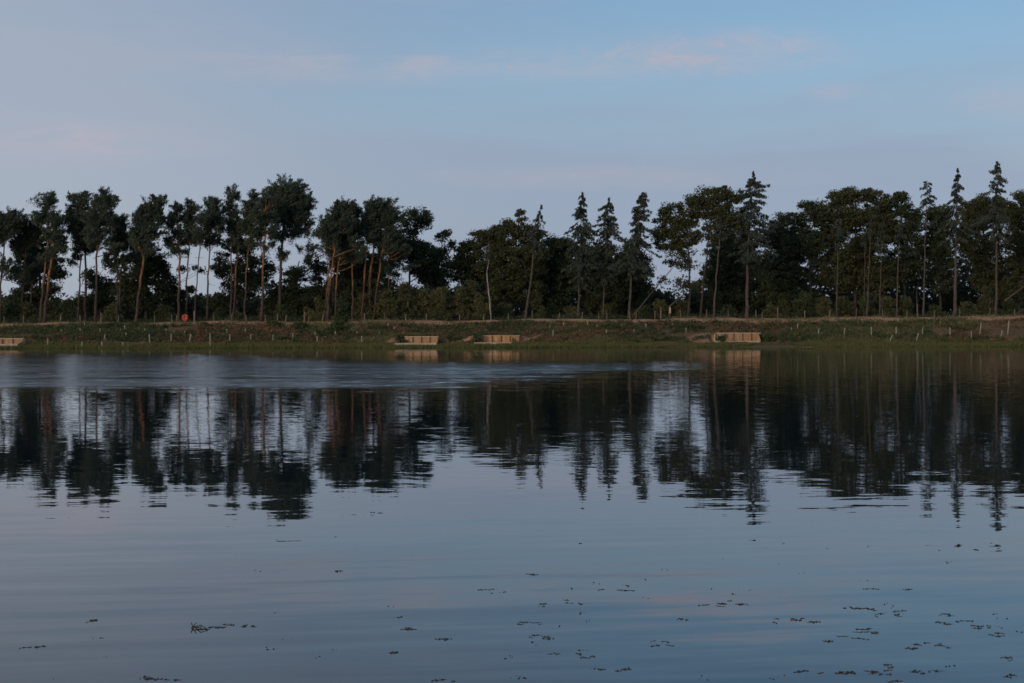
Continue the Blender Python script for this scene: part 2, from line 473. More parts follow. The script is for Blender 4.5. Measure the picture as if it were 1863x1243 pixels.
def leaf_quads(c, axis, length, width, rng):
    """kite-shaped leaves: centre c, long axis, lengths, widths"""
    n = len(c)
    axis = unit(axis)
    r = unit(rng.standard_normal((n, 3)))
    w = unit(np.cross(axis, r))
    L = (axis * length[:, None]) * 0.5; W = w * width[:, None] * 0.5
    return np.stack([c - L, c + W - L * 0.1, c + L, c - W - L * 0.1], 1)

def tag(o, label, cat, group=None, kind=None):
    if label: o['label'] = label
    if cat: o['category'] = cat
    if group: o['group'] = group
    if kind: o['kind'] = kind
    return o

def empty(name, loc):
    o = bpy.data.objects.new(name, None)
    o.empty_display_size = 0.3
    o.location = [float(k) for k in loc]
    COL.objects.link(o)
    return o

def smooth_path(pts, n):
    """Catmull-Rom through the points"""
    p = np.asarray(pts, float)
    p = np.vstack([2 * p[0] - p[1], p, 2 * p[-1] - p[-2]])
    seg = len(p) - 3
    out = []
    for t in np.linspace(0, seg - 1e-6, n):
        i = int(t); u = t - i
        a, b, c, d = p[i:i + 4]
        out.append(0.5 * (2 * b + (c - a) * u + (2 * a - 5 * b + 4 * c - d) * u * u + (3 * b - a - 3 * c + d) * u ** 3))
    return np.array(out)


# ------------------------------------------------------------------ timber platforms: positions (they cut the bank)
# photo columns of the front, of the back wall, rows of wall top, beam top and beam bottom
PLAT = [
    dict(l=-70, r=30, wl=-70, wr=40, wt=616.5, bt=626.0, bb=632.0,
         label='timber platform with plank back wall cut off by the left picture edge', mat='plank_dull'),
    dict(l=718, r=794, wl=736, wr=797, wt=613.0, bt=624.0, bb=629.5,
         label='timber platform with golden back panels beside a dark bush, left of the two middle ones', mat='plank'),
    dict(l=862, r=930, wl=879, wr=945, wt=611.0, bt=623.0, bb=627.5,
         label='timber platform half hidden by grass, its plank wall reaching past the front', mat='plank'),
    dict(l=1299, r=1384, wl=1302, wr=1384, wt=606.5, bt=620.5, bb=625.5,
         label='widest timber platform with a sloping end wall, well right of the middle', mat='plank_dull'),
]
for q in PLAT:
    mid = (q['l'] + q['r']) / 2
    s0 = 4.0
    for s in np.arange(1.0, 8.0, 0.1):           # front beam stands where its foot meets the strand
        d = depth(mid, s)
        z = HCAM - (q['bb'] - HOR) * d / F
        if 0.045 * s + 0.02 >= z:
            s0 = s; break
    d0 = depth(mid, s0)
    q['s0'] = s0; q['s1'] = s0 + 3.0
    q['dz'] = HCAM - (q['bt'] - HOR) * d0 / F
    q['zb'] = HCAM - (q['bb'] - HOR) * d0 / F
    d1 = depth(mid, q['s1'])
    q['wz'] = HCAM - (q['wt'] - HOR) * d1 / F
    q['x0'] = (q['l'] - CX) * d0 / F; q['x1'] = (q['r'] - CX) * d0 / F
    q['w0'] = (q['wl'] - CX) * d1 / F; q['w1'] = (q['wr'] - CX) * d1 / F
    PLATFORMS.append((q['x0'], max(q['x1'], q['w1']), s0, q['s1'], q['dz'], q['wz']))


SOIL = [(q['x0'] - 1.3, q['s0'] + 2.2, 1.9, 2.2) for q in PLAT[1:]] + [((q['w0'] + q['w1']) / 2, q['s1'] + 2.6, (q['w1'] - q['w0']) * .5, 1.3) for q in PLAT[1:]]
SOIL += [(PLAT[0]['x1'] + 2.2, 10.0, 2.0, 1.2), (PLAT[1]['x1'] + 4.0, 9.0, 1.3, 1.8), (PLAT[2]['w1'] + 1.5, 9.5, 1.6, 1.0)]
M['ground'] = ground_mat()


# ------------------------------------------------------------------ ground and water
def build_ground():
    xs = np.unique(np.concatenate([np.linspace(-900, -160, 16), np.arange(-160, -85, 5.0), np.arange(-85, 90, 0.5), np.arange(90, 165, 5.0), np.linspace(165, 900, 16)]))
    us = np.concatenate([np.linspace(-260, -60, 8), np.arange(-60, 40, 3.0), np.arange(40, 160, 12.0), np.arange(160, 182, 2.0), np.arange(182, 234, 0.5),
                         np.arange(234, 262, 2.0), np.linspace(262, 420, 12), np.array([500, 700, 1000, 1500, 2200, 3000])])
    X, U = np.meshgrid(xs, us)
    shear = np.clip((U - 60) / 100, 0, 1)
    Y = U + 0.135 * np.clip(X, -140, 140) * shear
    Z = ground_z(X, Y)
    Z = Z + np.clip((Y - 420) / 2500, 0, 1) * 6
    v = np.stack([X, Y, Z], -1).reshape(-1, 3)
    nx = len(xs)
    f = []
    for j in range(len(us) - 1):
        for i in range(nx - 1):
            a = j * nx + i
            f.append((a, a + 1, a + nx + 1, a + nx))
    me = bpy.data.meshes.new('ground')
    me.from_pydata(v.tolist(), [], f)
    me.materials.append(M['ground'])
    me.polygons.foreach_set('use_smooth', [True] * len(me.polygons))
    o = link('ground', me)
    o['kind'] = 'structure'
    me = bpy.data.meshes.new('lake_water')
    me.from_pydata([(-900, -10, 0), (900, -10, 0), (900, 260, 0), (-900, 260, 0)], [], [(0, 1, 2, 3)])
    me.materials.append(M['water'])
    o = link('lake_water', me)
    o['kind'] = 'structure'
build_ground()


# ------------------------------------------------------------------ trees
def crown_from_lobes(lobes, d, kind, rng, dens=1.0):
    """returns (quads, clump centres) for lobes given as (x, y, rx, ry[, density]) in photo pixels at distance d"""
    Q, C = [], []
    k = d / F
    for L in lobes:
        x, y, rx, ry = L[:4]
        w = (L[4] if len(L) > 4 else 1.0) * dens
        c = P(x, y, d)
        gx = {'pine': 1.20, 'oak': 1.06, 'shrub': 1.0}[kind]
        a, b = rx * k * gx, ry * k * min(gx, 1.1)
        dep = 0.5 * (a + b)
        cr = {'pine': 0.60, 'oak': 0.80, 'shrub': 0.5}[kind]
        n = max(3, int(w * {'pine': 5.6, 'oak': 7.2, 'shrub': 6.0}[kind] * (a * b + a * dep + b * dep) / 3 / cr ** 2))
        u = unit(rng.standard_normal((n, 3))) * (rng.random((n, 1)) ** 0.42)
        cc = c + u * np.array([a, dep, b]) * 0.9
        for q in cc:
            rr = cr * (rng.uniform(0.55, 1.35) if kind != 'oak' else rng.uniform(0.35, 1.45))
            C.append(q)
            m = int({'pine': 140, 'oak': 84, 'shrub': 66}[kind] * rng.uniform(0.7, 1.3))
            e = unit(rng.standard_normal((m, 3)))
            rad = rng.random((m, 1)) ** 0.45
            flat = {'pine': 0.80, 'oak': 0.72, 'shrub': 0.8}[kind]
            pos = q + e * rad * rr * np.array([1.15, 1.15, flat])
            if kind == 'pine':
                # a plume: needles along a shoot that points outward and up
                out = np.array([q[0] - c[0], q[1] - c[1], 0.0]) / max(a, 0.5)
                dv = unit(out * 0.9 + np.array([0.25, 0, 0.55]) + 0.35 * rng.standard_normal(3))
                ll = rng.uniform(0.8, 1.9) * (0.6 + 0.3 * min(a, 2.0))
                t = rng.uniform(-0.5, 0.5, (m, 1))
                pos = q + dv * t * ll + rng.standard_normal((m, 3)) * np.array([1, 1, 0.75]) * (0.10 + 0.26 * rr * (0.55 - t))
                e = unit(dv * 1.2 + 0.8 * e)
                axis = e + np.array([0, 0, 0.35]) + 0.30 * rng.standard_normal((m, 3))
                ln = rng.uniform(0.14, 0.36, m); wd = ln * rng.uniform(0.28, 0.5, m)
            else:
                axis = rng.standard_normal((m, 3)) + np.array([0, 0, -0.2])
                ln = rng.uniform(0.15, 0.38, m) * (0.8 if kind == 'shrub' else 1.0); wd = ln * rng.uniform(0.55, 0.85, m)
            Q.append(leaf_quads(pos, axis, ln, wd, rng))
    return np.concatenate(Q), np.array(C)

def add_limbs(mb, trunk, radii, clumps, rng, n, rmin=0.025, start=0.35, rise=0.25):
    if len(clumps) == 0: return
    pick = rng.choice(len(clumps), size=min(n, len(clumps)), replace=False)
    H = trunk[-1][2] - trunk[0][2]
    for i in pick:
        c = clumps[i]
        L = np.linalg.norm((c - trunk[-1])[:2]) + 0.5
        zt = np.clip(c[2] - rise * L - rng.uniform(0, 1.2), trunk[0][2] + H * start, trunk[-1][2] - 0.2)
        j = int(np.argmin(np.abs(trunk[:, 2] - zt)))
        p0 = trunk[j]
        midp = 0.5 * (p0 + c) + np.array([rng.normal(0, 0.25), rng.normal(0, 0.25), rng.uniform(-0.5, 0.35)])
        r0 = max(rmin * 1.4, min(radii[j] * 0.55, 0.035 + 0.022 * np.linalg.norm(c - p0)))
        mb.tube(smooth_path([p0, midp, c], 6), np.linspace(r0, rmin * 0.7, 6), 5, False)

def make_trunk(pts_px, d, r, rng, n=16, taper=0.35, jitter=0.05):
    pts = [P(x, y, d) for x, y in pts_px]
    base = pts[0].copy()
    gz = float(ground_z(base[0], base[1])) - 0.15
    if base[2] > gz:
        pts[0][2] = gz
    else:
        pts[0][2] = min(base[2], gz)
        pts[0][2] = gz
    path = smooth_path(pts, n)
    path[1:-1, 0] += rng.normal(0, jitter, n - 2); path[1:, 1] += np.cumsum(rng.normal(0, jitter, n - 1))
    t = np.linspace(0, 1, n)
    rad = r * (1 - t * (1 - taper)) + r * 0.45 * np.exp(-t * 22)
    return path, rad

def build_tree(name, label, cat, group, pts_px, s, r, lobes, kind, leaf, bark, dens=1.0, limbs=14, seed=0, start=0.35, stubs=0):
    rng = np.random.default_rng(1000 + seed)
    d = depth(pts_px[0][0], s)
    path, rad = make_trunk(pts_px, d, r, rng)
    root = empty(name, path[0])
    o3 = path[0]
    if kind == 'pine':
        low = max(L[1] + L[3] for L in lobes)
        xs = sorted(L[0] for L in lobes); xm = xs[len(xs) // 2]; wid = max(abs(L[0] - xm) + L[2] for L in lobes)
        lobes = list(lobes)
        for _ in range(3):
            lobes.append((xm + rng.uniform(-.8, .8) * wid, low + rng.uniform(-12, 16), rng.uniform(7, 13), rng.uniform(4, 8), .55))
        for _ in range(2):
            L = lobes[rng.integers(len(lobes))]
            lobes.append((L[0] + rng.choice([-1, 1]) * L[2] * 1.15, L[1] + rng.uniform(-4, 8), rng.uniform(6, 10), rng.uniform(4, 7), .6))
    q, cl = crown_from_lobes(lobes, d, kind, rng, dens)
    mb = MB(); mb.tube(path, rad, 9, True, rng, 0.06)
    trunk = mb.build('trunk', bark, root, o3, True)
    mb = MB()
    add_limbs(mb, path, rad, cl, rng, limbs, start=start)
    for _ in range(stubs):                      # dead snags on the bare stem
        j = rng.integers(5, 11)
        a = rng.uniform(0, 6.28); L = rng.uniform(0.5, 1.6)
        e = path[j] + np.array([math.cos(a) * L, math.sin(a) * L, rng.uniform(-0.3, 0.25)])
        mb.tube([path[j], 0.5 * (path[j] + e) + [0, 0, 0.05], e], [0.03, 0.02, 0.008], 4, False)
    if mb.n: mb.build('limbs', bark, root, o3, True)['kind'] = 'stuff'
    link('crown', quads_mesh('crown', q - o3, leaf), root)
    return tag(root, label, cat, group)

PINES = [
 # points base..top, s, radius, lobes, label, bark, leaf
 ([(0,585),(3,500),(14,388)], 31, .17, [(18,400,30,16),(5,425,22,12),(12,490,16,22,.5),(-18,420,25,35)], 'flat-topped pine at the left picture edge, crown half cut off', 0),
 ([(72,578),(78,520),(86,440),(84,362)], 29, .18, [(82,365,18,15,.8),(74,392,14,10,.8),(90,385,10,8,.6)], 'leaning red-stemmed pine with a small pale crown, left of its twin', 1),
 ([(80,580),(90,500),(99,435),(104,392)], 28, .19, [(104,398,14,16),(100,425,20,15),(112,440,8,12)], 'leaning red-stemmed pine, right one of the tilted pair near the left edge', 1),
 ([(39,575),(44,500),(55,405)], 34, .15, [(50,420,24,24),(34,450,14,20),(70,425,12,22)], 'dark pine with rounded crown left of the two tilted red stems', 0),
 ([(53,575),(57,520),(60,470)], 36, .11, [(60,480,16,16)], 'thin dark pine stem behind the tilted red pair', 0),
 ([(142,578),(146,480),(148,348)], 31, .13, [(146,360,13,17),(136,395,17,22,.9),(150,420,20,22),(140,448,13,12,.5)], 'slender dark pine, first of three close stems by the open gap', 0),
 ([(155,575),(156,470),(160,375)], 33, .20, [(160,400,18,28),(160,440,16,16)], 'thick straight pine in the middle of three close stems', 0),
 ([(174,585),(176,460),(186,350)], 27.5, .18, [(186,360,15,16),(201,372,11,13),(178,395,22,22),(198,400,14,16),(175,428,20,14)], 'tall greyish pine, rightmost of three close stems, reaching down to the track', 0),
 ([(213,575),(214,480),(222,395)], 33, .13, [(222,402,14,12),(213,430,18,22),(205,460,12,18,.6)], 'dim pine left of the bright orange curved pine', 0),
 ([(217,578),(220,490),(232,420)], 34, .14, [(232,440,14,22)], 'dim short-crowned pine just left of the bright orange curved stem', 0),
 ([(248,585),(251,545),(259,480),(263,430),(290,358)], 27.5, .21, [(290,364,13,9),(275,380,19,17),(257,398,19,20),(272,420,24,22),(292,398,9,13),(250,430,16,18)], 'pine with bright orange curved stem and crown swept to the right', 2),
 ([(325,580),(326,480),(322,372)], 29, .19, [(321,378,9,12),(315,405,13,18),(325,425,12,13),(308,435,8,10)], 'straight greyish pine rising just left of the orange lifebuoy housing', 1),
 ([(338,578),(341,510),(345,440),(352,367)], 30, .13, [(350,374,11,9),(343,395,14,18),(350,420,12,13)], 'slim reddish pine rising right behind the orange lifebuoy housing', 1),
 ([(354,585),(359,500),(365,430),(366,382)], 28, .10, [(366,395,10,15,.5),(362,425,10,14,.4)], 'very thin sparse pine right of the orange lifebuoy housing', 0),
 ([(377,578),(380,480),(390,362)], 30, .15, [(388,374,14,17),(385,405,18,18),(398,395,9,16),(378,425,10,9)], 'pine with ragged crown, second stem right of the orange lifebuoy housing', 1),
 ([(420,578),(421,480),(423,344)], 31, .14, [(423,356,15,15,.7),(420,385,13,19,.7),(425,410,17,11,.6)], 'spiky-topped pine with thin crown, left of a close pair of stems', 0),
 ([(424,578),(430,480),(437,400)], 32, .15, [(437,410,14,18,.7)], 'lower reddish pine close beside the spiky-topped pine', 1),
 ([(445,580),(449,490),(464,350)], 30, .13, [(462,360,9,14),(455,385,15,20),(448,415,12,18)], 'slim reddish pine with pointed crown left of the brightest straight stem', 1),
 ([(475,583),(479,500),(482,420),(485,360)], 27.5, .20, [(485,368,16,14),(478,395,22,20),(470,425,15,10),(495,420,12,10)], 'straight pine with the brightest orange stem, left of the biggest crown', 2),
 ([(508,575),(511,480),(516,400),(522,335)], 33, .24, [(522,348,34,22),(540,370,26,30),(505,372,28,28),(530,400,36,20),(515,425,33,10,.6),(556,420,27,8,.5),(560,450,22,7,.4),(548,375,18,28)], 'biggest pine with a dense rounded crown, tallest of the left group', 0),
 ([(591,575),(597,510),(603,440)], 30, .13, [(600,425,16,22)], 'thin reddish pine, leftmost of the tilted sheaf of stems', 1),
 ([(594,583),(601,520),(610,455),(625,375)], 27.5, .18, [(622,380,22,13),(610,400,21,17),(605,425,21,19),(628,405,19,19)], 'tilted bright orange pine in front of the sheaf of stems', 2),
 ([(603,575),(607,510),(612,440)], 31, .12, [(612,440,12,14)], 'dark red thin pine in the middle of the tilted sheaf', 0),
 ([(609,570),(614,500),(625,420)], 30, .15, [(630,425,18,20),(620,445,18,13)], 'tilted pine on the right of the leaning sheaf of stems', 1),
 ([(641,570),(641,490),(640,400)], 30, .14, [(642,388,13,20),(645,420,14,20),(640,450,14,11)], 'single upright orange pine between the sheaf and the next group', 2),
 ([(659,570),(664,490),(670,430),(678,375)], 30, .14, [(680,377,17,13),(668,400,15,15),(672,425,16,17)], 'pale reddish pine, leftmost of the fanned group beside the olive thicket', 1),
 ([(671,570),(675,490),(695,370)], 31, .24, [(697,371,19,11),(705,390,21,17),(690,410,21,19),(700,440,19,19)], 'thick doubled pine stem in the middle of the fanned group', 1),
 ([(679,570),(688,510),(697,450),(710,395)], 30, .14, [(712,400,17,18),(715,430,16,22)], 'orange pine leaning right in the fanned group', 2),
 ([(702,560),(706,510),(712,430)], 33, .12, [(715,440,16,24),(725,460,14,24)], 'dim thin pine at the right end of the fanned group', 0),
]
for i, (pts, s, r, lobes, label, b) in enumerate(PINES):
    build_tree('scots_pine', label, 'pine tree', 'pines on the far bank', pts, s, r, lobes, 'pine',
               'pine_leaf2' if i % 3 == 1 else 'pine_leaf', ('pine_bark_dull', 'pine_bark_dull', 'pine_bark')[b] if b != 1 else 'pine_bark', 0.95, 26, i, 0.42, 6)

OAKS = [
 ([(75,578),(72,500),(70,440)], 46, .25, [(70,458,42,26),(95,490,26,26),(45,500,23,28),(90,525,18,16),(60,540,45,20)], 'dark broadleaf tree behind the two tilted red pines', 0),
 ([(185,578),(182,530),(178,500)], 46, .16, [(170,508,18,22),(185,540,28,25),(150,555,18,20),(204,482,14,14,.6),(193,520,16,16,.8)], 'low dark tree filling the gap behind the three close pines', 0),
 ([(265,578),(266,500),(268,450)], 44, .25, [(270,470,36,33),(250,500,33,33),(295,500,22,28),(275,540,43,30),(230,530,28,30)], 'dark broadleaf tree behind the bright curved pine', 0),
 ([(318,578),(320,540),(322,515)], 48, .12, [(325,545,16,22),(312,525,12,20),(350,528,16,10,.5),(362,492,12,7,.35),(332,486,10,7,.3)], 'small dark tree behind the orange lifebuoy housing', 0),
 ([(430,578),(432,500),(430,445)], 46, .22, [(430,450,36,16,.8),(402,470,22,10,.5),(472,512,26,20,.8),(494,488,18,14,.5),(408,490,32,16,.8),(455,482,32,25,.8),(440,520,38,22,.8),(400,548,28,20)], 'gappy broadleaf tree behind the spiky-topped pine', 0),
 ([(532,578),(535,530),(545,475)], 46, .2, [(542,500,28,17,.7),(562,480,18,10,.5),(525,530,33,22),(550,550,38,28),(500,550,18,25)], 'dark broadleaf tree under the biggest pine crown', 0),
 ([(582,578),(580,530),(580,470)], 47, .16, [(580,490,18,26,.7),(575,540,23,33)], 'dark narrow tree left of the tilted sheaf of pines', 0),
 ([(650,578),(650,520),(650,460)], 45, .25, [(650,478,58,26),(640,520,53,38),(690,500,38,38)], 'wide dark tree behind the fanned pines', 0),
 ([(745,578),(746,480),(758,390)], 40, .2, [(760,394,28,14,.8),(745,415,20,16,.8),(776,408,16,14,.6),(740,450,33,26),(770,470,33,33)], 'airy broadleaf tree with a flat open crown right of the pines', 0),
 ([(800,578),(798,500),(806,428)], 42, .16, [(808,430,19,10,.6),(816,445,11,10,.6),(795,462,26,16,.9),(790,495,38,33)], 'lower airy tree sloping down to the dip in the tree line', 0),
 ([(850,578),(858,500),(870,430)], 44, .2, [(875,430,20,12),(900,428,20,16),(905,465,26,28),(860,455,33,18),(895,440,15,17),(870,490,43,33),(835,490,23,28)], 'rounded green tree just right of the dip in the tree line', 1),
 ([(930,578),(935,480),(946,385)], 42, .22, [(947,392,10,13),(906,428,18,20),(972,432,18,22),(976,472,24,34),(925,415,18,16),(950,420,23,20),(935,460,38,38),(950,510,43,43),(915,520,33,43)], 'green tree with a pointed top left of the thin leaning conifer', 1),
 ([(1010,578),(1010,500),(1010,440)], 46, .2, [(1010,452,28,23),(1032,448,20,18),(1000,490,33,38),(1030,500,33,48),(1005,540,38,33)], 'dark broadleaf tree between the leaning conifer and the tall spruces', 0),
 ([(1075,578),(1078,500),(1080,450)], 47, .25, [(1080,462,43,23),(1070,500,48,43),(1110,490,38,43),(1095,540,48,33)], 'dark broadleaf tree behind the first two of three spruces', 0),
 ([(1150,578),(1152,510),(1152,450)], 47, .2, [(1150,458,26,20,.7),(1165,492,26,28),(1140,522,43,43)], 'dark broadleaf tree behind the third spruce', 0),
 ([(1253,580),(1255,500),(1250,440),(1228,385)], 31, .17, [(1225,384,20,14),(1196,430,13,15,.7),(1262,396,18,18),(1248,432,28,16,.8),(1205,400,16,16,.8),(1240,410,26,20),(1213,424,25,14),(1235,450,33,18,.65),(1203,445,12,12,.5),(1250,480,22,14,.4),(1228,482,22,10,.3),(1210,512,16,10,.3),(1246,520,22,14,.5)], 'branchy oak with sky showing through, left of the broad crown', 1),
 ([(1274,578),(1280,510),(1287,450),(1300,355)], 29, .15, [(1290,360,26,18),(1315,350,20,13),(1265,370,20,16),(1335,360,20,14),(1300,385,33,20),(1330,400,26,26),(1290,420,28,18,.5)], 'broad-crowned tree with pale slanting stem left of the tallest middle spruce', 1),
 ([(1335,578),(1332,510),(1330,430)], 48, .22, [(1330,450,48,38),(1320,500,50,43),(1345,540,58,38)], 'dark tree filling the wood behind the tallest middle spruce', 0),
 ([(1430,578),(1430,480),(1432,395)], 44, .22, [(1432,400,20,14,.8),(1408,430,18,26),(1455,405,16,20),(1420,425,26,23),(1440,450,38,38),(1425,500,53,48),(1440,550,53,33)], 'dark tree in the notch right of the tallest middle spruce', 0),
 ([(1475,578),(1474,480),(1474,375)], 42, .18, [(1472,380,18,14,.85),(1485,400,23,20),(1480,440,33,33)], 'small round-topped tree left of the long dark canopy', 0),
 ([(1555,578),(1556,480),(1556,350)], 42, .26, [(1525,365,23,18),(1500,390,23,26),(1612,372,18,20),(1612,415,30,32),(1555,355,28,16),(1585,355,23,14),(1545,395,43,28),(1590,395,33,28),(1520,420,33,33),(1570,450,48,38),(1530,490,48,43),(1590,510,43,43)], 'big broadleaf tree with a long level canopy in the right wood', 1),
 ([(1648,578),(1644,480),(1638,352)], 42, .2, [(1637,360,16,15),(1664,398,18,22),(1640,385,23,20),(1620,420,28,28),(1655,430,28,33),(1645,480,38,38)], 'rounded dark tree just left of the thin tufted conifer', 0),
 ([(1710,578),(1710,500),(1710,400)], 44, .2, [(1710,393,26,18),(1710,412,28,23),(1705,450,33,33),(1715,500,36,36,.6)], 'dark tree between the tufted conifer and the thick spruce', 0),
 ([(1790,578),(1790,480),(1790,362)], 43, .22, [(1790,370,22,16),(1762,384,22,22),(1816,384,22,26),(1780,400,33,26),(1760,430,28,28),(1790,460,43,38),(1800,508,40,30,.6)], 'dark tree between the two tallest spruces on the right', 1),
 ([(1858,578),(1858,480),(1858,350)], 41, .22, [(1858,360,14,17),(1835,388,18,26),(1850,395,26,23),(1855,430,33,33),(1865,480,33,38,.8),(1850,530,38,33,.8)], 'broadleaf tree at the right picture edge', 1),
]
for i, (pts, s, r, lobes, label, k) in enumerate(OAKS):
    build_tree('broadleaf_tree', label, 'tree', 'broadleaf trees on the far bank', pts, s, r, lobes, 'oak',
               ('oak_leaf', 'oak_leaf2')[k], 'oak_bark', 0.95, 22, 100 + i, 0.2)

# spruces and larches: whorls of drooping branches along a straight stem
def build_spruce(label, pts_px, s, r, prof, seed, dens=1.0, group='spruces on the far bank', name='spruce_tree'):
    rng = np.random.default_rng(3000 + seed)
    d = depth(pts_px[0][0], s); k = d / F
    path, rad = make_trunk(pts_px, d, r, rng, 20, 0.12, 0.03)
    o3 = path[0]
    root = empty(name, o3)
    mb = MB(); mb.tube(path, rad, 9, True, rng, 0.05)
    mb.build('trunk', 'spruce_bark', root, o3, True)
    lm = MB(); Q = []
    ys = [p[0] for p in prof]; ws = [p[1] for p in prof]
    y = ys[0]
    droop = rng.uniform(0.35, 0.85); gap = rng.uniform(0.85, 1.35); bare = rng.uniform(0, 2 * math.pi); thin = rng.uniform(0.3, 0.75)
    while y < ys[-1]:
        zc = HCAM - (y - HOR) * k
        j = int(np.argmin(np.abs(path[:, 2] - zc)))
        w = np.interp(y, ys, ws) * k
        tpos = path[j] + np.array([0, 0, zc - path[j][2]])
        nb = max(3, int(rng.integers(5, 8) * dens))
        w *= rng.choice([0.5, 0.8, 1.0, 1.2, 1.45])
        bias = rng.uniform(0, 2 * math.pi)
        for b in range(nb):
            a = rng.uniform(0, 2 * math.pi)
            L = w * rng.uniform(0.5, 1.1) * (1 + 0.28 * math.cos(a - bias))
            if math.cos(a - bare) > 0.35 and rng.random() < thin: L *= rng.uniform(0.3, 0.7)
            dr = np.array([math.cos(a), math.sin(a), 0])
            lift = rng.uniform(0.05, 0.35) if y - ys[0] < 45 else rng.uniform(-0.25, 0.12)
            t = np.linspace(0, 1, 6)
            curve = tpos + np.array([0, 0, rng.normal(0, 0.20)]) + np.outer(t * L, dr) + np.outer(lift * L * t - droop * L * t ** 2 + droop * 0.5 * L * t ** 4, [0, 0, 1.0])
            lm.tube(curve, np.linspace(0.035, 0.01, 6), 4, False)
            n = int(22 * max(L, 0.35) * dens) + 5
            tt = rng.uniform(0.12, 1.0, n) ** 0.8
            base = np.stack([np.interp(tt, t, curve[:, q]) for q in range(3)], 1)
            side = np.cross(dr, [0, 0, 1.0])
            off = np.outer(rng.normal(0, 0.16, n) * (1.1 - tt * 0.6) * max(L, .5), side)
            hang = rng.uniform(0.0, 0.32, n)
            pos = base + off - np.outer(hang, [0, 0, 1.0])
            ax = np.tile(dr, (n, 1)) * 0.5 + off * 0.8 + np.array([0, 0, -0.7]) + 0.35 * rng.standard_normal((n, 3))
            ln = rng.uniform(0.28, 0.55, n)
            Q.append(leaf_quads(pos, ax, ln, ln * rng.uniform(0.3, 0.5, n), rng))
        y += rng.uniform(3.5, 8.5) * gap
    lm.build('limbs', 'spruce_bark', root, o3)['kind'] = 'stuff'
    link('crown', quads_mesh('crown', np.concatenate(Q) - o3, 'spruce_leaf'), root)
    return tag(root, label, 'conifer', group)

SPRUCES = [
 ('thin leaning conifer with sparse drooping top in the middle', [(955,582),(966,510),(972,450),(985,374)], 28, .17, [(374,2),(390,13),(410,21),(430,28),(450,20)], .75),
 ('first of three dark spruces right of the middle, straight grey stem', [(1052,570),(1055,480),(1060,352)], 31, .15, [(352,2),(362,12),(380,20),(400,25),(440,29),(480,31),(520,18)], 1.05),
 ('middle one of three dark spruces, the shortest', [(1097,570),(1101,480),(1108,362)], 32, .12, [(362,2),(375,12),(395,20),(420,25),(470,27),(510,15)], 1.05),
 ('third of three dark spruces with a lopsided tuft on top', [(1144,582),(1149,500),(1158,430),(1168,353)], 28, .17, [(353,5),(362,13),(385,21),(403,15),(420,30),(460,33),(497,34),(503,18)], 1.05),
 ('tallest spruce of the middle wood, thick doubled stem and wide skirts', [(1359,580),(1361,460),(1371,317)], 28, .26, [(317,2),(335,14),(355,27),(385,35),(420,44),(450,40),(475,22)], 1.15),
 ('tall conifer with a long bare stem and a small tuft on top', [(1680,578),(1683,450),(1688,333)], 28, .14, [(333,9),(345,14),(358,22),(368,28),(378,12)], .7),
 ('thick-stemmed spruce with ragged top, second from the right edge', [(1737,580),(1739,440),(1742,309)], 28, .25, [(309,2),(320,10),(340,21),(360,31),(380,35),(420,30),(445,20)], 1.05),
 ('tallest spruce near the right picture edge', [(1812,580),(1813,420),(1814,297)], 29, .18, [(297,2),(310,12),(330,21),(350,23),(375,28),(410,30),(435,15)], 1.05),
 ('slim straight conifer stem lit pale left of the tallest middle spruce', [(1298,580),(1304,500),(1311,420),(1316,380)], 27.5, .15, [(380,6),(400,18),(430,16)], .7),
 ('slim conifer stem in front of the long level canopy, leftmost of its row', [(1522,566),(1524,460),(1525,400)], 33, .11, [(400,6),(430,18),(450,10)], .8),
 ('slim pale conifer stem tilted right under the long level canopy', [(1577,572),(1581,480),(1587,390)], 31, .12, [(390,6),(410,16),(425,8)], .8),
 ('dim conifer stem right of the pale tilted one under the canopy', [(1600,576),(1603,480),(1606,408)], 31, .10, [(408,6),(425,14),(440,8)], .8),
 ('brown conifer stem left of the bare tufted conifer', [(1631,580),(1634,480),(1638,400)], 29, .13, [(400,6),(420,18),(440,10)], .8),
 ('thin dark conifer stem close left of the pale tilted one', [(1572,570),(1573,480),(1574,420)], 34, .07, [(420,5),(435,10),(450,6)], .7),
]
for i, (label, pts, s, r, prof, dn) in enumerate(SPRUCES):
    build_spruce(label, pts, s, r, prof, i, dn)

# trees just outside the frame, so that the wood goes on
for i, (x, lobes) in enumerate([(-70, [(-70,400,40,40),(-60,450,40,40)]), (-140, [(-140,390,45,45),(-140,460,50,50)]),
                                (1925, [(1925,380,40,40),(1930,460,45,60)]), (2000, [(2000,360,50,50),(2000,450,55,70)])]):
    build_tree('broadleaf_tree', ['broadleaf tree beyond the left picture edge, nearer one', 'broadleaf tree beyond the left picture edge, farther one',
               'broadleaf tree beyond the right picture edge, nearer one', 'broadleaf tree beyond the right picture edge, farther one'][i],
               'tree', 'broadleaf trees on the far bank', [(x,580),(x,480),(x,380)], 36, .22, lobes, 'oak', 'oak_leaf', 'oak_bark', .9, 14, 300 + i, .25)

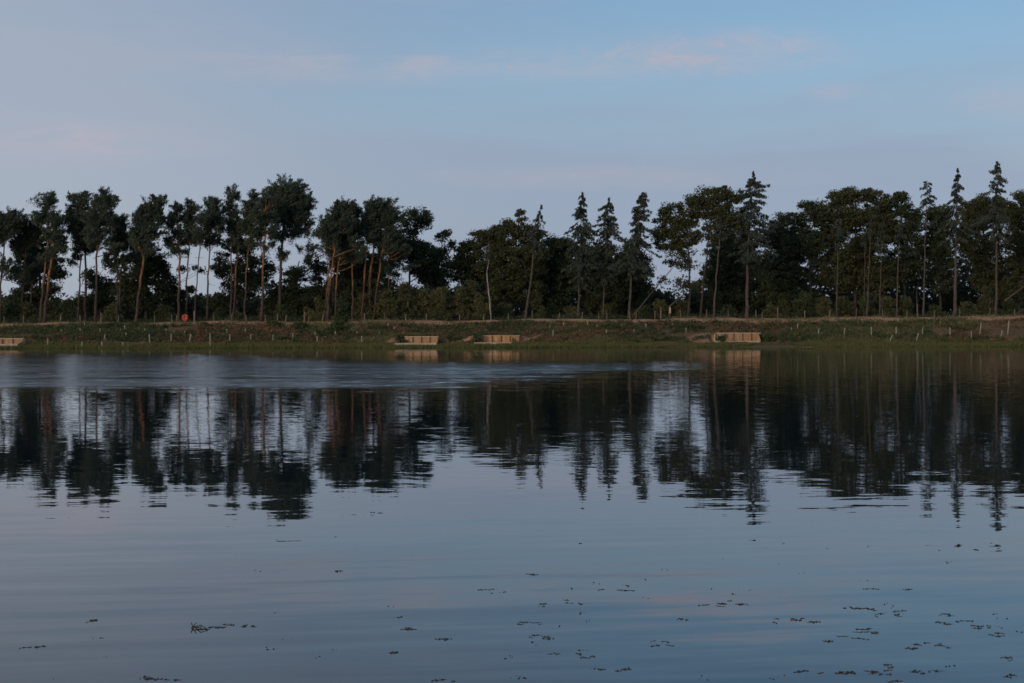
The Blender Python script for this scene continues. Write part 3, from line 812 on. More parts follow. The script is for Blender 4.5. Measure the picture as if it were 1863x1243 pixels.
# birch with a white crooked stem
def build_birch():
    rng = np.random.default_rng(77)
    d = depth(890, 29)
    pts = [(894,568),(889,530),(886,500),(889,475),(890,450)]
    path, rad = make_trunk(pts, d, .10, rng, 18, .3, .02)
    root = empty('birch_tree', path[0]); o3 = path[0]
    mb = MB(); mb.tube(path, rad, 8); mb.build('trunk', 'birch_bark', root, o3, True)
    mb = MB()
    for _ in range(26):
        j = rng.integers(10, 18)
        a = rng.uniform(0, 6.28); L = rng.uniform(.4, 1.3)
        e = path[j] + np.array([math.cos(a) * L * .6, math.sin(a) * L * .6, L * rng.uniform(.5, 1.2)])
        mb.tube([path[j], .5 * (path[j] + e) + [0, 0, .1], e], [.025, .016, .006], 4, False)
    mb.build('twigs', 'dead_wood', root, o3)['kind'] = 'stuff'
    q, _ = crown_from_lobes([(890,462,9,14,.35)], d, 'shrub', rng)
    link('crown', quads_mesh('crown', q - o3, 'birch_leaf'), root)
    tag(root, 'crooked white birch stem with a thin twiggy top', 'birch tree')
build_birch()

# leaning dead stems and snags
def leaning(name, label, a, b, s, r, seed, torn=False, stubs=4):
    rng = np.random.default_rng(seed)
    d = depth(a[0], s)
    p0, p1 = P(*a, d), P(*b, d + 2.0)
    root = empty(name, p0)
    path = smooth_path([p0, .5 * (p0 + p1) + np.array([0, 0, rng.uniform(-.1, .1)]), p1], 10)
    mb = MB(); mb.tube(path, np.linspace(r, r * .45, 10), 8, True, rng, .08)
    mb.build('stem', 'dead_wood', root, p0, True)
    for _ in range(stubs):
        j = rng.integers(4, 9); e = path[j] + np.array([rng.uniform(-.5, .5), rng.uniform(-.5, .5), rng.uniform(.1, .7)])
        mb = MB(); mb.tube([path[j], e], [.035, .012], 5); mb.build('branch_stub', 'dead_wood', root, p0)
    if torn:
        g = P(a[0] + 2, 580, d); g[2] = ground_z(g[0], g[1]) - .1
        mb = MB()
        top = p0 + np.array([.12, -.12, .12])
        mb.tube([g, .5 * (g + p0), top], [.19, .15, .12], 8, True, rng, .1)
        mb.build('stump', 'dead_wood', root, p0, True)
        mb = MB()
        for t in range(3):
            x = .06 + .07 * t
            h = rng.uniform(.6, .95)
            c = np.array([p0[0] + x, p0[1] - .26 - .02 * (t % 2), p0[2] - .02])
            mb.add([c + [-.045, 0, -h], c + [.045, 0, -h * .95], c + [.04, 0, -.1], c + [.0, 0, .12 + .08 * (t % 2)], c + [-.04, 0, -.1],
                    c + [-.045, .1, -h], c + [.045, .1, -h * .95], c + [.04, .1, -.1], c + [0, .1, .12], c + [-.04, .1, -.1]],
                   [(0, 1, 2, 3, 4), (9, 8, 7, 6, 5), (0, 5, 6, 1), (1, 6, 7, 2), (2, 7, 8, 3), (3, 8, 9, 4), (4, 9, 5, 0)])
        mb.build('torn_face', 'torn_wood', root, p0)['kind'] = 'stuff'
    return tag(root, label, 'dead tree', 'leaning dead stems in the wood')
leaning('leaning_dead_tree', 'long dead stem leaning right from beside the third spruce', (1147, 581), (1224, 487), 28.5, .115, 5)
leaning('snapped_tree', 'snapped stem with a torn pale break, leaning up to the right', (1217, 559), (1256, 526), 28.5, .13, 6, True)
leaning('leaning_dead_tree', 'dead stem slanting up across the right picture edge, upper one', (1828, 548), (1885, 505), 29, .14, 7)
leaning('leaning_dead_tree', 'short dead stem slanting across the right picture edge, lower one', (1852, 570), (1885, 545), 28, .10, 8)
leaning('dead_pole', 'thin dead pole with a pale tip left of the bare tufted conifer', (1668, 578), (1668, 521), 29, .06, 9, False, 2)

# ------------------------------------------------------------------ shrubs and thicket under the trees
def build_shrub(label, cx, top, hw, s, leaf, seed, name='shrub', cat='shrub', group='shrubs under the trees', base=581, cone=False, dens=.8):
    rng = np.random.default_rng(5000 + seed)
    d = depth(cx, s); k = d / F
    b = P(cx, base, d); b[2] = ground_z(b[0], b[1]) - .05
    root = empty(name, b)
    basey = HOR + (HCAM - b[2]) / k
    h = basey - top
    lobes = []
    for t in ((.82, .5), (.55, .85), (.28, 1.0)) if not cone else ((.88, .3), (.66, .55), (.42, .85), (.18, 1.0)):
        w = hw * t[1]
        lobes.append((cx + rng.uniform(-.2, .2) * hw, basey - h * t[0], w * rng.uniform(.8, 1.05), h * (.2 if not cone else .15), dens))
        if not cone and hw > 15:
            lobes.append((cx + rng.choice([-1, 1]) * hw * rng.uniform(.3, .6), basey - h * t[0] * rng.uniform(.75, 1.02), w * .55, h * .16, dens))
    q, cl = crown_from_lobes(lobes, d, 'shrub', rng)
    mb = MB()
    for _ in range(7 if not cone else 1):
        c = cl[rng.integers(len(cl))] if not cone else P(cx, top + 3, d)
        p0 = b + np.array([rng.uniform(-.3, .3), rng.uniform(-.2, .2), 0]) * (0 if cone else 1)
        mb.tube(smooth_path([p0, .5 * (p0 + c) + [rng.normal(0, .15), 0, .2], c], 6), np.linspace(.05, .012, 6), 5, False)
    mb.build('stems', 'oak_bark', root, b)['kind'] = 'stuff'
    link('crown', quads_mesh('crown', q - b, leaf), root)
    return tag(root, label, cat, group)

THICKET = [(585,545,18),(658,532,24),(682,540,20),(702,526,26),(738,519,25),(765,524,22),(800,527,22),(833,521,25),(858,517,22),(878,538,16)]
for i, (x, t, w) in enumerate(THICKET):
    where = ['left of the tilted pine sheaf', 'under the first pine of the fanned group', 'under the middle of the fanned pines', 'under the right end of the fanned pines',
             'below the airy flat-crowned tree', 'right below the airy flat-crowned tree', 'below the lower airy tree', 'below the dip in the tree line',
             'just left of the white birch stem', 'at the foot of the white birch'][i]
    build_shrub(f'olive young birch of the thicket {where}', x, t - 7 + 9 * (i % 2), w, 30 + (i % 3), 'thicket_leaf', i, 'young_birch', 'young tree', 'young birch thicket')
HEDGE = [(10,545,26,'at the left picture edge'),(48,550,24,'under the dark pine at far left'),(92,546,22,'under the tilted red pair of pines'),(122,545,16,'in the open gap left of the three close pines'),
         (205,552,20,'between the three close pines and the bright curved pine'),(300,556,18,'left of the orange lifebuoy housing'),
         (400,560,16,'between the lifebuoy housing and the spiky-topped pine'),(432,565,12,'at the foot of the spiky-topped pine'),
         (480,558,14,'at the foot of the brightest straight pine'),(510,552,15,'at the foot of the biggest pine'),(562,560,14,'right of the biggest pine'),
         (915,552,18,'right of the white birch'),(1000,556,20,'right of the thin leaning conifer'),(1040,558,18,'left foot of the first spruce'),(1110,553,22,'below the middle one of three spruces'),
         (1172,556,18,'under the long leaning dead stem'),(1198,545,22,'left of the snapped stem'),(1238,548,18,'right of the snapped stem'),(1325,556,16,'left of the tallest middle spruce'),
         (1400,552,18,'right of the tallest middle spruce'),(1432,548,16,'left end of the tall brush in the right wood'),(1460,531,22,'the highest of the brush left of the slim stems'),
         (1493,542,22,'left of the leftmost slim conifer stem'),(1535,538,24,'right of the leftmost slim conifer stem'),(1582,534,20,'at the foot of the pale tilted conifer stem'),
         (1614,540,18,'left of the brown conifer stem'),(1644,540,16,'right of the brown conifer stem'),(1705,556,16,'left of the thick-stemmed spruce'),
         (1762,550,18,'right of the thick-stemmed spruce'),(1795,522,20,'left of the tallest right spruce'),(1840,546,18,'near the right picture edge')]
for i, (x, t, w, where) in enumerate(HEDGE):
    build_shrub(f'dull green bush {where}', x, t, w, 33 + (i % 3), ('shrub_leaf', 'thicket_leaf', 'birch_leaf')[i % 3], 50 + i)
build_shrub('small tree with yellowish tuft and bare stem right of the leaning conifer', 978, 517, 14, 30, 'birch_leaf', 120, 'young_tree', 'young tree', None, 582, True, .5)
build_shrub('bushy young conifer standing in front of the track', 621, 541, 15, 20, 'shrub_leaf', 121, 'young_conifer', 'young tree', None, 600, True, 1.0)
for i, (x, t, w, s, where) in enumerate([(615,585,22,16,'under the bushy young conifer'),(545,588,22,17,'below the biggest pine'),(500,587,18,18,'below the brightest straight pine'),
                        (372,588,14,18,'right below the orange lifebuoy housing'),(205,590,18,17,'below the three close pines'),(690,592,20,16,'below the fanned pines'),
                        (728,612,11,7.0,'against the golden timber platform'),(868,610,10,8,'at the left end of the half hidden platform'),(1312,612,9,8,'at the left end of the widest platform'),
                        (1400,608,12,9,'against the right end of the widest platform'),(1255,592,22,15,'left above the widest platform'),(1110,592,26,15,'below the three dark spruces')]):
    build_shrub(f'low dark bramble bush on the bank {where}', x, t, w, s, 'bramble', 150 + i, 'bramble_bush', 'bush', 'bramble bushes on the bank')


# ------------------------------------------------------------------ stuff: cover plants on the bank and the far wood
def far_wood():
    rng = np.random.default_rng(9)
    Q = []
    for it in range(6600):
        x = rng.uniform(-135, 135); y = rng.uniform(262, 300) + .1 * x
        px = CX + F * x / y
        top = np.interp(px, [-300, 0, 110, 150, 300, 420, 560, 820, 870, 950, 1170, 1188, 1245, 1270, 1330, 1900, 2300], [9, 4.6, 3.9, 3.7, 4.0, 4.6, 7, 7.5, 11, 13.5, 13.5, 7, 5, 11, 15, 15, 15])
        z = 3.0 + rng.random() ** 1.05 * top * (0.82 + 0.18 * math.sin(x * 0.55) * math.sin(x * 0.21 + 1))
        if it > 4800: z = 3.0 + rng.random() * min(top, 4.6)
        rr = rng.uniform(.9, 1.8)
        m = 48
        e = unit(rng.standard_normal((m, 3))) * (rng.random((m, 1)) ** .4)
        pos = np.array([x, y, z]) + e * rr
        ln = rng.uniform(.35, .7, m)
        Q.append(leaf_quads(pos, rng.standard_normal((m, 3)), ln, ln * .75, rng))
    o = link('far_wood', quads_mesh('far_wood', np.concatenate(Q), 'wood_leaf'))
    tag(o, 'dark undergrowth and distant wood behind the trees', 'wood', None, 'stuff')
far_wood()

def patch_noise(x, s, seed):
    r = np.random.default_rng(seed); out = np.zeros_like(x)
    for k in range(7):
        f = .12 * 1.55 ** k; a = r.uniform(0, 6.28); b = r.uniform(0, 6.28)
        out += np.sin(x * f * math.cos(a) + s * f * 2.0 * math.sin(a) + b) / (1.25 ** k)
    return out

def in_platform(x, s, m=.15):
    hit = np.zeros(len(x), bool)
    for (x0, x1, s0, s1, dz, wt) in PLATFORMS:
        hit |= (x > x0 - m) & (x < x1 + m) & (s > s0 - m) & (s < s1 + .25)
    return hit

def scatter(n, s_lo, s_hi, seed):
    rng = np.random.default_rng(seed)
    x = rng.uniform(-78, 84, n); s = rng.uniform(s_lo, s_hi, n)
    keep = ~in_platform(x, s)
    for ax, bs, rx, rs in SOIL:
        keep &= ~((((x - ax) / rx) ** 2 + ((s - bs) / rs) ** 2 < .9) & (rng.random(n) < .45))
    x, s = x[keep], s[keep]
    return x, s, 196 + .135 * x + s, rng

def blades(name, label, mat, x, y, hmin, hmax, width, rng, lean=.35):
    n = len(x)
    z = ground_z(x, y)
    h = rng.uniform(hmin, hmax, n)
    c = np.stack([x, y, z + h * .42], 1)
    ax = np.stack([rng.normal(0, lean, n), rng.normal(0, lean, n), np.ones(n)], 1)
    o = link(name, quads_mesh(name, leaf_quads(c, ax, h, np.full(n, width) * rng.uniform(.6, 1.4, n), rng), mat))
    return tag(o, label, 'plants', None, 'stuff')

x, s, y, rng = scatter(90000, -.5, 9.5, 21)
k = patch_noise(x, s, 3) + np.where(s > 7, -(s - 7) * .8, .6) + np.where(s < .6, -.4, 0) > -1.1
blades('shore_grass', 'green grass strip along the far waterline', 'shore_grass', x[k], y[k], .12, .42, .08, rng)
x, s, y, rng = scatter(80000, 6.5, 20, 22)
k = patch_noise(x, s, 4) > .1
blades('rough_grass', 'olive and straw coloured rough grass on the bank', 'rough_grass', x[k], y[k], .2, .55, .09, rng)

x, s, y, rng = scatter(9000, 18.5, 27.5, 24)
k = patch_noise(x, s, 9) > .4
blades('track_tufts', 'straw coloured grass tufts along the edge of the track', 'rough_grass', x[k], y[k], .15, .5, .10, rng)

x, s, y, rng = scatter(26000, -.7, 2.4, 25)
k = patch_noise(x * 1.7, s * .6, 12) > 1.3
blades('shore_tussocks', 'taller grass tussocks hanging over the far waterline', 'shore_grass', x[k], y[k], .25, .7, .07, rng, .5)

def cover(name, label, mat, n, s_lo, s_hi, seed, nseed, thr, size, m=26):
    x, s, y, rng = scatter(n, s_lo, s_hi, seed)
    k = patch_noise(x, s, nseed) > thr
    x, s, y = x[k], s[k], y[k]
    z = ground_z(x, y)
    Q = []
    for a, b, c in zip(x, y, z):
        r = size * rng.uniform(.6, 1.4)
        e = unit(rng.standard_normal((m, 3))) * (rng.random((m, 1)) ** .4)
        pos = np.array([a, b, c + r * .35]) + e * r * np.array([1.3, 1.3, .6])
        ln = rng.uniform(.12, .30, m)
        Q.append(leaf_quads(pos, rng.standard_normal((m, 3)) + [0, 0, .3], ln, ln * .6, rng))
    o = link(name, quads_mesh(name, np.concatenate(Q), mat))
    tag(o, label, 'plants', None, 'stuff')
cover('bracken', 'brown bracken and heather on the bank slope', 'bracken', 4200, 7.0, 18.5, 31, 5, .0, .42)
cover('bramble_cover', 'dark green low bramble on the bank slope', 'bramble', 4200, 8, 18.7, 32, 6, .1, .46)
cover('heather', 'dull green heather on the upper bank', 'shrub_leaf', 3600, 9, 19, 33, 7, .0, .4)
cover('undergrowth', 'low undergrowth behind the fence', 'shrub_leaf', 1500, 28.5, 42, 34, 8, -.6, .7, 30)


# ------------------------------------------------------------------ wire fence along the track
POSTS = [(-30,575,1),(7,576,0),(43,574,0),(110,577,0),(146,575,0),(184,569,1),(215,573,0),(281,575,0),(312,575,0),(322,576,1),(389,574,0),(421,575,0),(448,576,0),(483,574,0),
         (505,577,0),(519,573,2),(562,574,0),(586,572,2),(663,577,0),(700,573,0),(738,573,0),(776,571,0),(836,573,0),(880,571,0),(925,570,0),(968,565,1),(1016,569,2),(1059,568,0),(1089.5,571,1),(1104,566,0),
         (1146,568,0),(1157,570,1),(1191.5,566,0),(1202.5,559,0),(1239.5,564,-2),(1286,563,1),(1325,564,-1),(1375.5,564,0),(1387,569,0),(1415,559,1),(1464,565,0),(1508.5,564,2),(1557.5,563,1),
         (1606,563,0),(1650,565,0),(1669.5,553,1),(1700,565,0),(1746.5,562,0),(1799,560,2),(1845,563,0),(1900,562,0)]
def build_fence():
    S = 27.0
    pos = []
    for px, yt, l in POSTS:
        d = depth(px, S); x = (px - CX) * d / F
        pos.append((x, d, float(ground_z(x, d)), HCAM - (yt - HOR) * d / F))
    root = empty('wire_fence', pos[0][:3])
    o3 = pos[0][:3]
    rng = np.random.default_rng(4)
    for (px, yt, l), (x, y, zg, zt) in zip(POSTS, pos):
        zt = max(zt, zg + .95)
        h = zt - zg + .2
        mb = MB()
        r = rng.uniform(.055, .08) * (1.5 if px in (1415, 184, 1202.5) else 1.0)
        lean = (l / 14.0 if abs(l) == 2 else rng.normal(0, .03))
        mb.tube([(x, y, zg - .2), (x + lean * h * .5, y, zg - .2 + h * .5), (x + lean * h, y, zt)], [r * 1.1, r, r * .95], 7, True, rng, .06)
        mb.build('post', 'post_brown' if l == 1 else 'post_wood', root, o3)
    mb = MB()
    for a, b in zip(pos[:-1], pos[1:]):
        a = np.array(a[:3]); b = np.array(b[:3])
        for h in (.1, .25, .4, .55, .7, .85, .98):
            mid = .5 * (a + b) + [0, 0, -.02]
            mb.tube([a + [0, -.07, h], mid + [0, -.07, h], b + [0, -.07, h]], [.0035] * 3, 3, False)
        n = max(2, int(np.linalg.norm(b - a) / .22))
        for t in (np.arange(n) + .5) / n:
            c = a + (b - a) * t + [0, -.074, 0]
            mb.tube([c + [0, 0, .05], c + [0, 0, .99]], [.0028, .0028], 3, False)
    mb.build('wire_netting', 'wire', root, o3)['kind'] = 'stuff'
    tag(root, 'long post and wire netting fence along the track before the trees', 'fence')
build_fence()
# posts that stand in front of the fence
for label, px, yt, yb, r, mat in [('stout pale post right of the orange lifebuoy housing', 353.5, 566, 589, .10, 'post_wood'),
                                  ('thick brown post between the biggest pine and the tilted sheaf', 554, 567, 587, .11, 'post_brown')]:
    p, d = ground_hit(px, yb)
    mb = MB(); top = P(px, yt, d)
    mb.tube([p - [0, 0, .3], .5 * (p + top), top - [0, 0, .03], top], [r, r * .95, r * .95, r * .8], 8, True, np.random.default_rng(3), .05)
    tag(mb.build('wooden_post', mat, None, p, False), label, 'post', 'single posts by the track')

# ------------------------------------------------------------------ tree guards on the bank
GUARDS = [  # x, top row, foot row, sideways shift of the top in pixels, beige?
 (86.5,615.5,630,1,0),(147.5,622,632,2,0),(185.5,622,632,0,0),(223.5,623,632,0,0),(272.5,608,628,-1,0),(311,607.5,624,0,0),(301.5,598,609,0,0),(154,587,597,0,1),(190,591,598,0,0),(182,598,607,0,1),
 (189,608,620,2,0),(227,592,603,0,0),(229,605,614,0,0),(111,600,607,0,1),(117.5,605,613,0,0),(146,598,606,0,1),(263.5,598,604,0,0),(220,599,606,0,1),
 (343.5,608,625,4,0),(382,607,632,0,0),(374,599,604,0,0),(413,599,607,0,0),(418,608,623,0,0),(456,608,622,0,0),(446.5,599,605,0,0),(496.5,609,624,0,0),(533,607,620,0,0),(573,604,613,0,0),(577,612,626,0,0),
 (610,603,611,0,0),(336,601,608,0,0),(649.5,603,611,0,0),(658,611,625,0,0),(690,603,610,0,0),(706,588,597,0,0),(717,594,605,0,0),(667,587,592,0,0),
 (1006,601,615,0,0),(1024.5,586,596,1,0),(1044,593,598,0,0),(1069,585,595,0,0),(1086,592,598,0,0),(1054.5,601,607,0,0),(1103,600,610,0,0),(1131,590,596,0,0),(1153,599,606,0,0),(1175.5,589,598,0,0),
 (1000.5,594,599,0,0),(1110,608,612,-1,1),(1198,597,602,0,0),(1223.5,589,594,0,1),(1248,597,606,0,0),(1439.5,596,604,0,0),(1451,588,599,0,0),(1489,598,610,1,0),(1536,597,613,0,0),(1585,595,613,0,0),
 (1630.5,595,611,0,0),(1617,609,624,7,0),(1494,605,610,1,1),(1666,606,623,5,0),(1678,596,613,0,0),(1728.5,596,612,0,0),(1767,603,620,0,0),(1782,587,612,3,0),(1833,584,610,3,0),(1820,601,618,3,0),(1710,584,590,1,1)]
def ordinal(n):
    names = ['first','second','third','fourth','fifth','sixth','seventh','eighth','ninth','tenth','eleventh','twelfth','thirteenth','fourteenth','fifteenth','sixteenth','seventeenth','eighteenth','nineteenth','twentieth']
    return names[n - 1]
SECT = [(-50, 240, 'left of the bright curved pine'), (240, 480, 'around the orange lifebuoy housing'), (480, 720, 'left of the golden timber platform'),
        (720, 1140, 'below the three dark spruces'), (1140, 1300, 'left of the widest platform'), (1300, 1900, 'right of the widest platform')]
rows = {}
for g in GUARDS:
    sec = [q for q in SECT if q[0] <= g[0] < q[1]][0][2]
    row = 'low' if g[2] > 616 else ('mid' if g[2] > 600 else 'upper')
    rows.setdefault((sec, row), []).append(g)
def build_guard(g, label):
    px, yt, yb, lean, beige = g
    p, d = ground_hit(px, yb)
    k = d / F
    h = (yb - yt) * k
    root = empty('tree_guard', p)
    dx = lean * k
    rng = np.random.default_rng(int(px * 10))
    r = .058
    top = np.array([dx + rng.normal(0, .02), rng.normal(0, .03), h])
    mb = MB()
    sides = 8
    an = np.arange(sides) * 2 * math.pi / sides
    V = []
    for c, rr in ((np.array([0, 0, -.15]), r), (top * .5, r), (top, r * 1.05), (top, r * .85), (top * .55, r * .85)):
        V.append(c + np.stack([np.cos(an) * rr, np.sin(an) * rr, np.zeros(sides)], 1))
    f = [(i * sides + a, i * sides + (a + 1) % sides, (i + 1) * sides + (a + 1) % sides, (i + 1) * sides + a) for i in range(4) for a in range(sides)]
    mb.add(np.concatenate(V), f)
    mb.build('tube', 'guard_beige' if beige else 'guard', root, (0, 0, 0))
    mb = MB()
    mb.box((r + .02, .01, h * .42), (.035, .035, h * .84 + .25), 0, (dx / max(h, .3), 0))
    mb.build('stake', 'post_wood', root, (0, 0, 0))
    tag(root, label, 'tree guard', 'tree guards on the far bank')
for (sec, row), gs in rows.items():
    gs.sort()
    for i, g in enumerate(gs):
        tall = 'tall ' if g[2] - g[1] > 18 else ('stubby ' if g[2] - g[1] < 8 else '')
        ln = ' leaning right' if g[3] >= 3 else ''
        colr = 'faded beige' if g[4] else 'pale green'
        rowt = {'low': 'low by the water', 'mid': 'halfway up the bank', 'upper': 'high on the bank'}[row]
        first = ordinal(i + 1) + ' ' if len(gs) > 1 else 'only '
        build_guard(g, f'{first}{tall}{colr} guard{ln} {rowt}, {sec}')


# ------------------------------------------------------------------ timber platforms
def build_platform(q):
    def W(x, s, z): return np.array([x, 196 + .135 * x + s, z])
    rz = math.atan(.135)
    root = empty('timber_platform', W((q['x0'] + q['x1']) / 2, q['s0'], q['zb']))
    o3 = np.array(root.location)
    rng = np.random.default_rng(int(q['r']))
    x0, x1, w0, w1 = q['x0'], q['x1'], q['w0'], q['w1']
    # pale front beam in lengths, on short piles
    n = max(3, round((x1 - x0) / 1.05))
    L = (x1 - x0) / n
    hb = q['dz'] - q['zb']
    for i in range(n):
        c = W(x0 + L * (i + .5), q['s0'], q['zb'] + hb / 2 + rng.normal(0, .012))
        mb = MB(); mb.box(c, (L / math.cos(rz) - .05, .12, hb), rz); mb.build('front_beam', 'beam', root, o3)
    for i in range(n + 1):
        mb = MB(); c = W(x0 + L * i, q['s0'] + .13, q['zb'] + hb * .35)
        mb.tube([c - [0, 0, .6], c + [0, 0, hb * .55]], [.07, .07], 7); mb.build('pile', 'dark_post', root, o3)
    # deck boards
    nd = 9
    for i in range(nd):
        sd = q['s0'] + .25 + (q['s1'] - q['s0'] - .45) * (i + .5) / nd
        c = W((x0 + min(x1, w1)) / 2, sd, q['dz'] - .06)
        mb = MB(); mb.box(c, ((min(x1, w1) - x0) / math.cos(rz) - .1, (q['s1'] - q['s0'] - .45) / nd - .02, .05), rz); mb.build('deck_board', 'plank_dull', root, o3)
    # back wall: panels between dark posts under a cap rail
    n = max(3, round((w1 - w0) / 1.12))
    L = (w1 - w0) / n
    hz = q['wz'] - q['dz']
    for i in range(n):
        m = 6
        for j in range(m):
            x = w0 + L * i + .07 + (L - .14) * (j + .5) / m
            c = W(x, q['s1'] + rng.normal(0, .006), q['dz'] + hz / 2 - .13)
            mb = MB(); mb.box(c, ((L - .14) / m / math.cos(rz) - .006, .045, hz + .2), rz)
            mb.build('wall_board', q['mat'] if rng.random() < .75 else 'plank_dull', root, o3)
    for i in range(n + 1):
        c = W(w0 + L * i, q['s1'] - .06, q['dz'] + hz / 2 - .2)
        mb = MB(); mb.box(c, (.15, .12, hz + .42), rz); mb.build('wall_post', 'dark_post', root, o3)
    c = W((w0 + w1) / 2, q['s1'] + .02, q['wz'] + .02)
    mb = MB(); mb.box(c, ((w1 - w0) / math.cos(rz) + .12, .22, .09), rz); mb.build('cap_rail', 'beam' , root, o3)
    # end walls: boards stepping down from the back wall to the beam
    for xe in ((x0, x1) if q['l'] > 1200 else (x1,)):
        for j in range(6):
            t = (j + .5) / 6
            ss = q['s0'] + .1 + (q['s1'] - q['s0'] - .25) * t
            top = q['dz'] + .1 + (hz - .02) * min(1, t * 1.25) if q['l'] > 1200 else q['dz'] + .03 + hz * t * .8
            if q['l'] > 1200 and xe == x0: top = q['dz'] + .05 + hz * t * .8
            z0 = q['zb'] - .25
            c = W(xe + .03, ss, (top + z0) / 2)
            mb = MB(); mb.box(c, (.05, (q['s1'] - q['s0'] - .25) / 6 - .008, top - z0), 0)
            mb.build('end_board', 'plank', root, o3)
    if q['l'] > 1200:
        mb = MB(); mb.box(W(x0 + .02, q['s0'] - .02, q['dz'] + .28), (.13, .13, 1.25), rz); mb.build('corner_post', 'beam', root, o3)
    tag(root, q['label'], 'platform', 'timber platforms on the far shore')
for q in PLAT: build_platform(q)

# ------------------------------------------------------------------ lifebuoy housing
def build_lifebuoy():
    p, d = ground_hit(337, 588.5)
    c = P(338, 578.3, d)
    root = empty('lifebuoy_housing', p)
    mb = MB(); mb.box((0, .1, (c[2] - p[2]) / 2 + .1), (.1, .1, c[2] - p[2] + .7)); mb.build('post', 'post_wood', root, (0, 0, 0))
    cz = c[2] - p[2]
    sides = 24
    an = np.arange(sides) * 2 * math.pi / sides
    # round moulded body, slightly taller than wide
    V = []
    for yy, rr in ((.06, .26), (.05, .38), (0, .41), (-.12, .41), (-.17, .39), (-.17, .345), (-.06, .32), (-.05, .0)):
        V.append(np.stack([np.cos(an) * rr, np.full(sides, yy - .05), np.sin(an) * rr * 1.06 + cz], 1))
    f = [(i * sides + a, i * sides + (a + 1) % sides, (i + 1) * sides + (a + 1) % sides, (i + 1) * sides + a) for i in range(len(V) - 1) for a in range(sides)]
    mb = MB(); mb.add(np.concatenate(V), f); mb.build('shell', 'orange', root, (0, 0, 0), True)
    # sloping hood over the top third
    mb = MB(); H = []
    aa = np.linspace(R(28), R(152), 13)
    for yy, rr in ((-.02, .42), (-.30, .435), (-.30, .38), (-.05, .345)):
        H.append(np.stack([np.cos(aa) * rr, np.full(13, yy), np.sin(aa) * rr * 1.06 + cz - (.06 if yy < -.2 else 0)], 1))
    mb.add(np.concatenate(H), [(i * 13 + a, i * 13 + a + 1, (i + 1) * 13 + a + 1, (i + 1) * 13 + a) for i in range(3) for a in range(12)])
    mb.build('hood', 'orange_highlight', root, (0, 0, 0), True)
    # ring buoy inside
    mb = MB(); T = []; nr, ns = 24, 8
    for i in range(nr):
        for j in range(ns):
            a, b = i * 2 * math.pi / nr, j * 2 * math.pi / ns
            T.append(((.225 + .07 * math.cos(b)) * math.cos(a), -.20 + .07 * math.sin(b), cz - .03 + (.225 + .07 * math.cos(b)) * math.sin(a)))
    mb.add(T, [(i * ns + j, i * ns + (j + 1) % ns, ((i + 1) % nr) * ns + (j + 1) % ns, ((i + 1) % nr) * ns + j) for i in range(nr) for j in range(ns)])
    mb.build('ring_buoy', 'orange', root, (0, 0, 0), True)
    tag(root, 'round orange-red lifebuoy housing on a post beside the track', 'lifebuoy')
build_lifebuoy()

# ------------------------------------------------------------------ pale stones at the waterline
def stone(px, py, r, label):
    rng = np.random.default_rng(int(px))
    d = depth(px, 1.2); p = P(px, py, d)
    p[2] = max(float(ground_z(p[0], p[1])), 0) + r * .35
    v, f = [], []
    n, m = 8, 5
    for i in range(m + 1):
        for j in range(n):
            th, ph = math.pi * i / m, 2 * math.pi * j / n
            k = r * (1 + .15 * rng.standard_normal())
            v.append((k * math.sin(th) * math.cos(ph) * 1.2, k * math.sin(th) * math.sin(ph), k * math.cos(th) * .8))
    for i in range(m):
        for j in range(n):
            f.append((i * n + j, i * n + (j + 1) % n, (i + 1) * n + (j + 1) % n, (i + 1) * n + j))
    mb = MB(); mb.add(np.array(v) + p, f)
    tag(mb.build('stone', 'stone', None, p, True), label, 'stone', 'pale stones at the waterline')
stone(889, 631, .24, 'small pale stone at the waterline before the half hidden platform')
stone(1577, 631.5, .15, 'tiny pale stone at the waterline far right of the widest platform')

# ------------------------------------------------------------------ water weed floating near the camera
def weed_geometry(wpx, hpx, k, kw, dens, rng, stick=False):
    """floating milfoil: trailing stems with small leaflets lying on the water"""
    W, D = wpx * k, hpx * kw
    Q = []; mb = MB()
    n_st = max(3, int(W * 17 * dens))
    for _ in range(n_st):
        a = np.array([np.clip(rng.normal(0, .30), -.5, .5) * W, rng.normal(0, .20) * D, 0])
        th = rng.normal(0, .42) + (math.pi if rng.random() < .5 else 0)
        L = rng.uniform(.03, .13) * (.5 + W)
        m = 9
        t = np.linspace(0, 1, m)
        bend = rng.normal(0, .35)
        x = a[0] + L * t * math.cos(th); yv = a[1] + L * t * math.sin(th) + bend * L * t * t * .5
        zz = .0005 + (.004 * np.sin(t * math.pi) * (rng.random() < .15))
        pts = np.stack([x, yv, np.full(m, 0) + zz], 1)
        mb.tube(pts, np.linspace(.0022, .001, m), 4, False)
        nl = int(L * 130) + 3
        tt = rng.random(nl)
        base = np.stack([np.interp(tt, t, pts[:, q]) for q in range(3)], 1)
        base += np.stack([rng.normal(0, .009, nl), rng.normal(0, .016, nl), np.abs(rng.normal(0, .0008, nl))], 1)
        ax = np.stack([rng.standard_normal(nl), rng.standard_normal(nl), np.abs(rng.normal(0, .05, nl))], 1)
        ln = rng.uniform(.009, .026, nl)
        Q.append(leaf_quads(base, ax, ln, ln * rng.uniform(.35, .7, nl), rng))
    if stick:
        mb.tube([(-.12, 0, 0), (-.132, .0, .025), (-.14, .01, .045)], [.006, .005, .003], 5)
        mb.tube([(-.13, 0, 0), (-.09, -.02, .045)], [.005, .003], 5)
        mb.tube([(-.11, .02, .002), (-.05, -.05, .03), (.02, -.1, .004)], [.005, .004, .003], 5)
    return np.concatenate(Q), mb

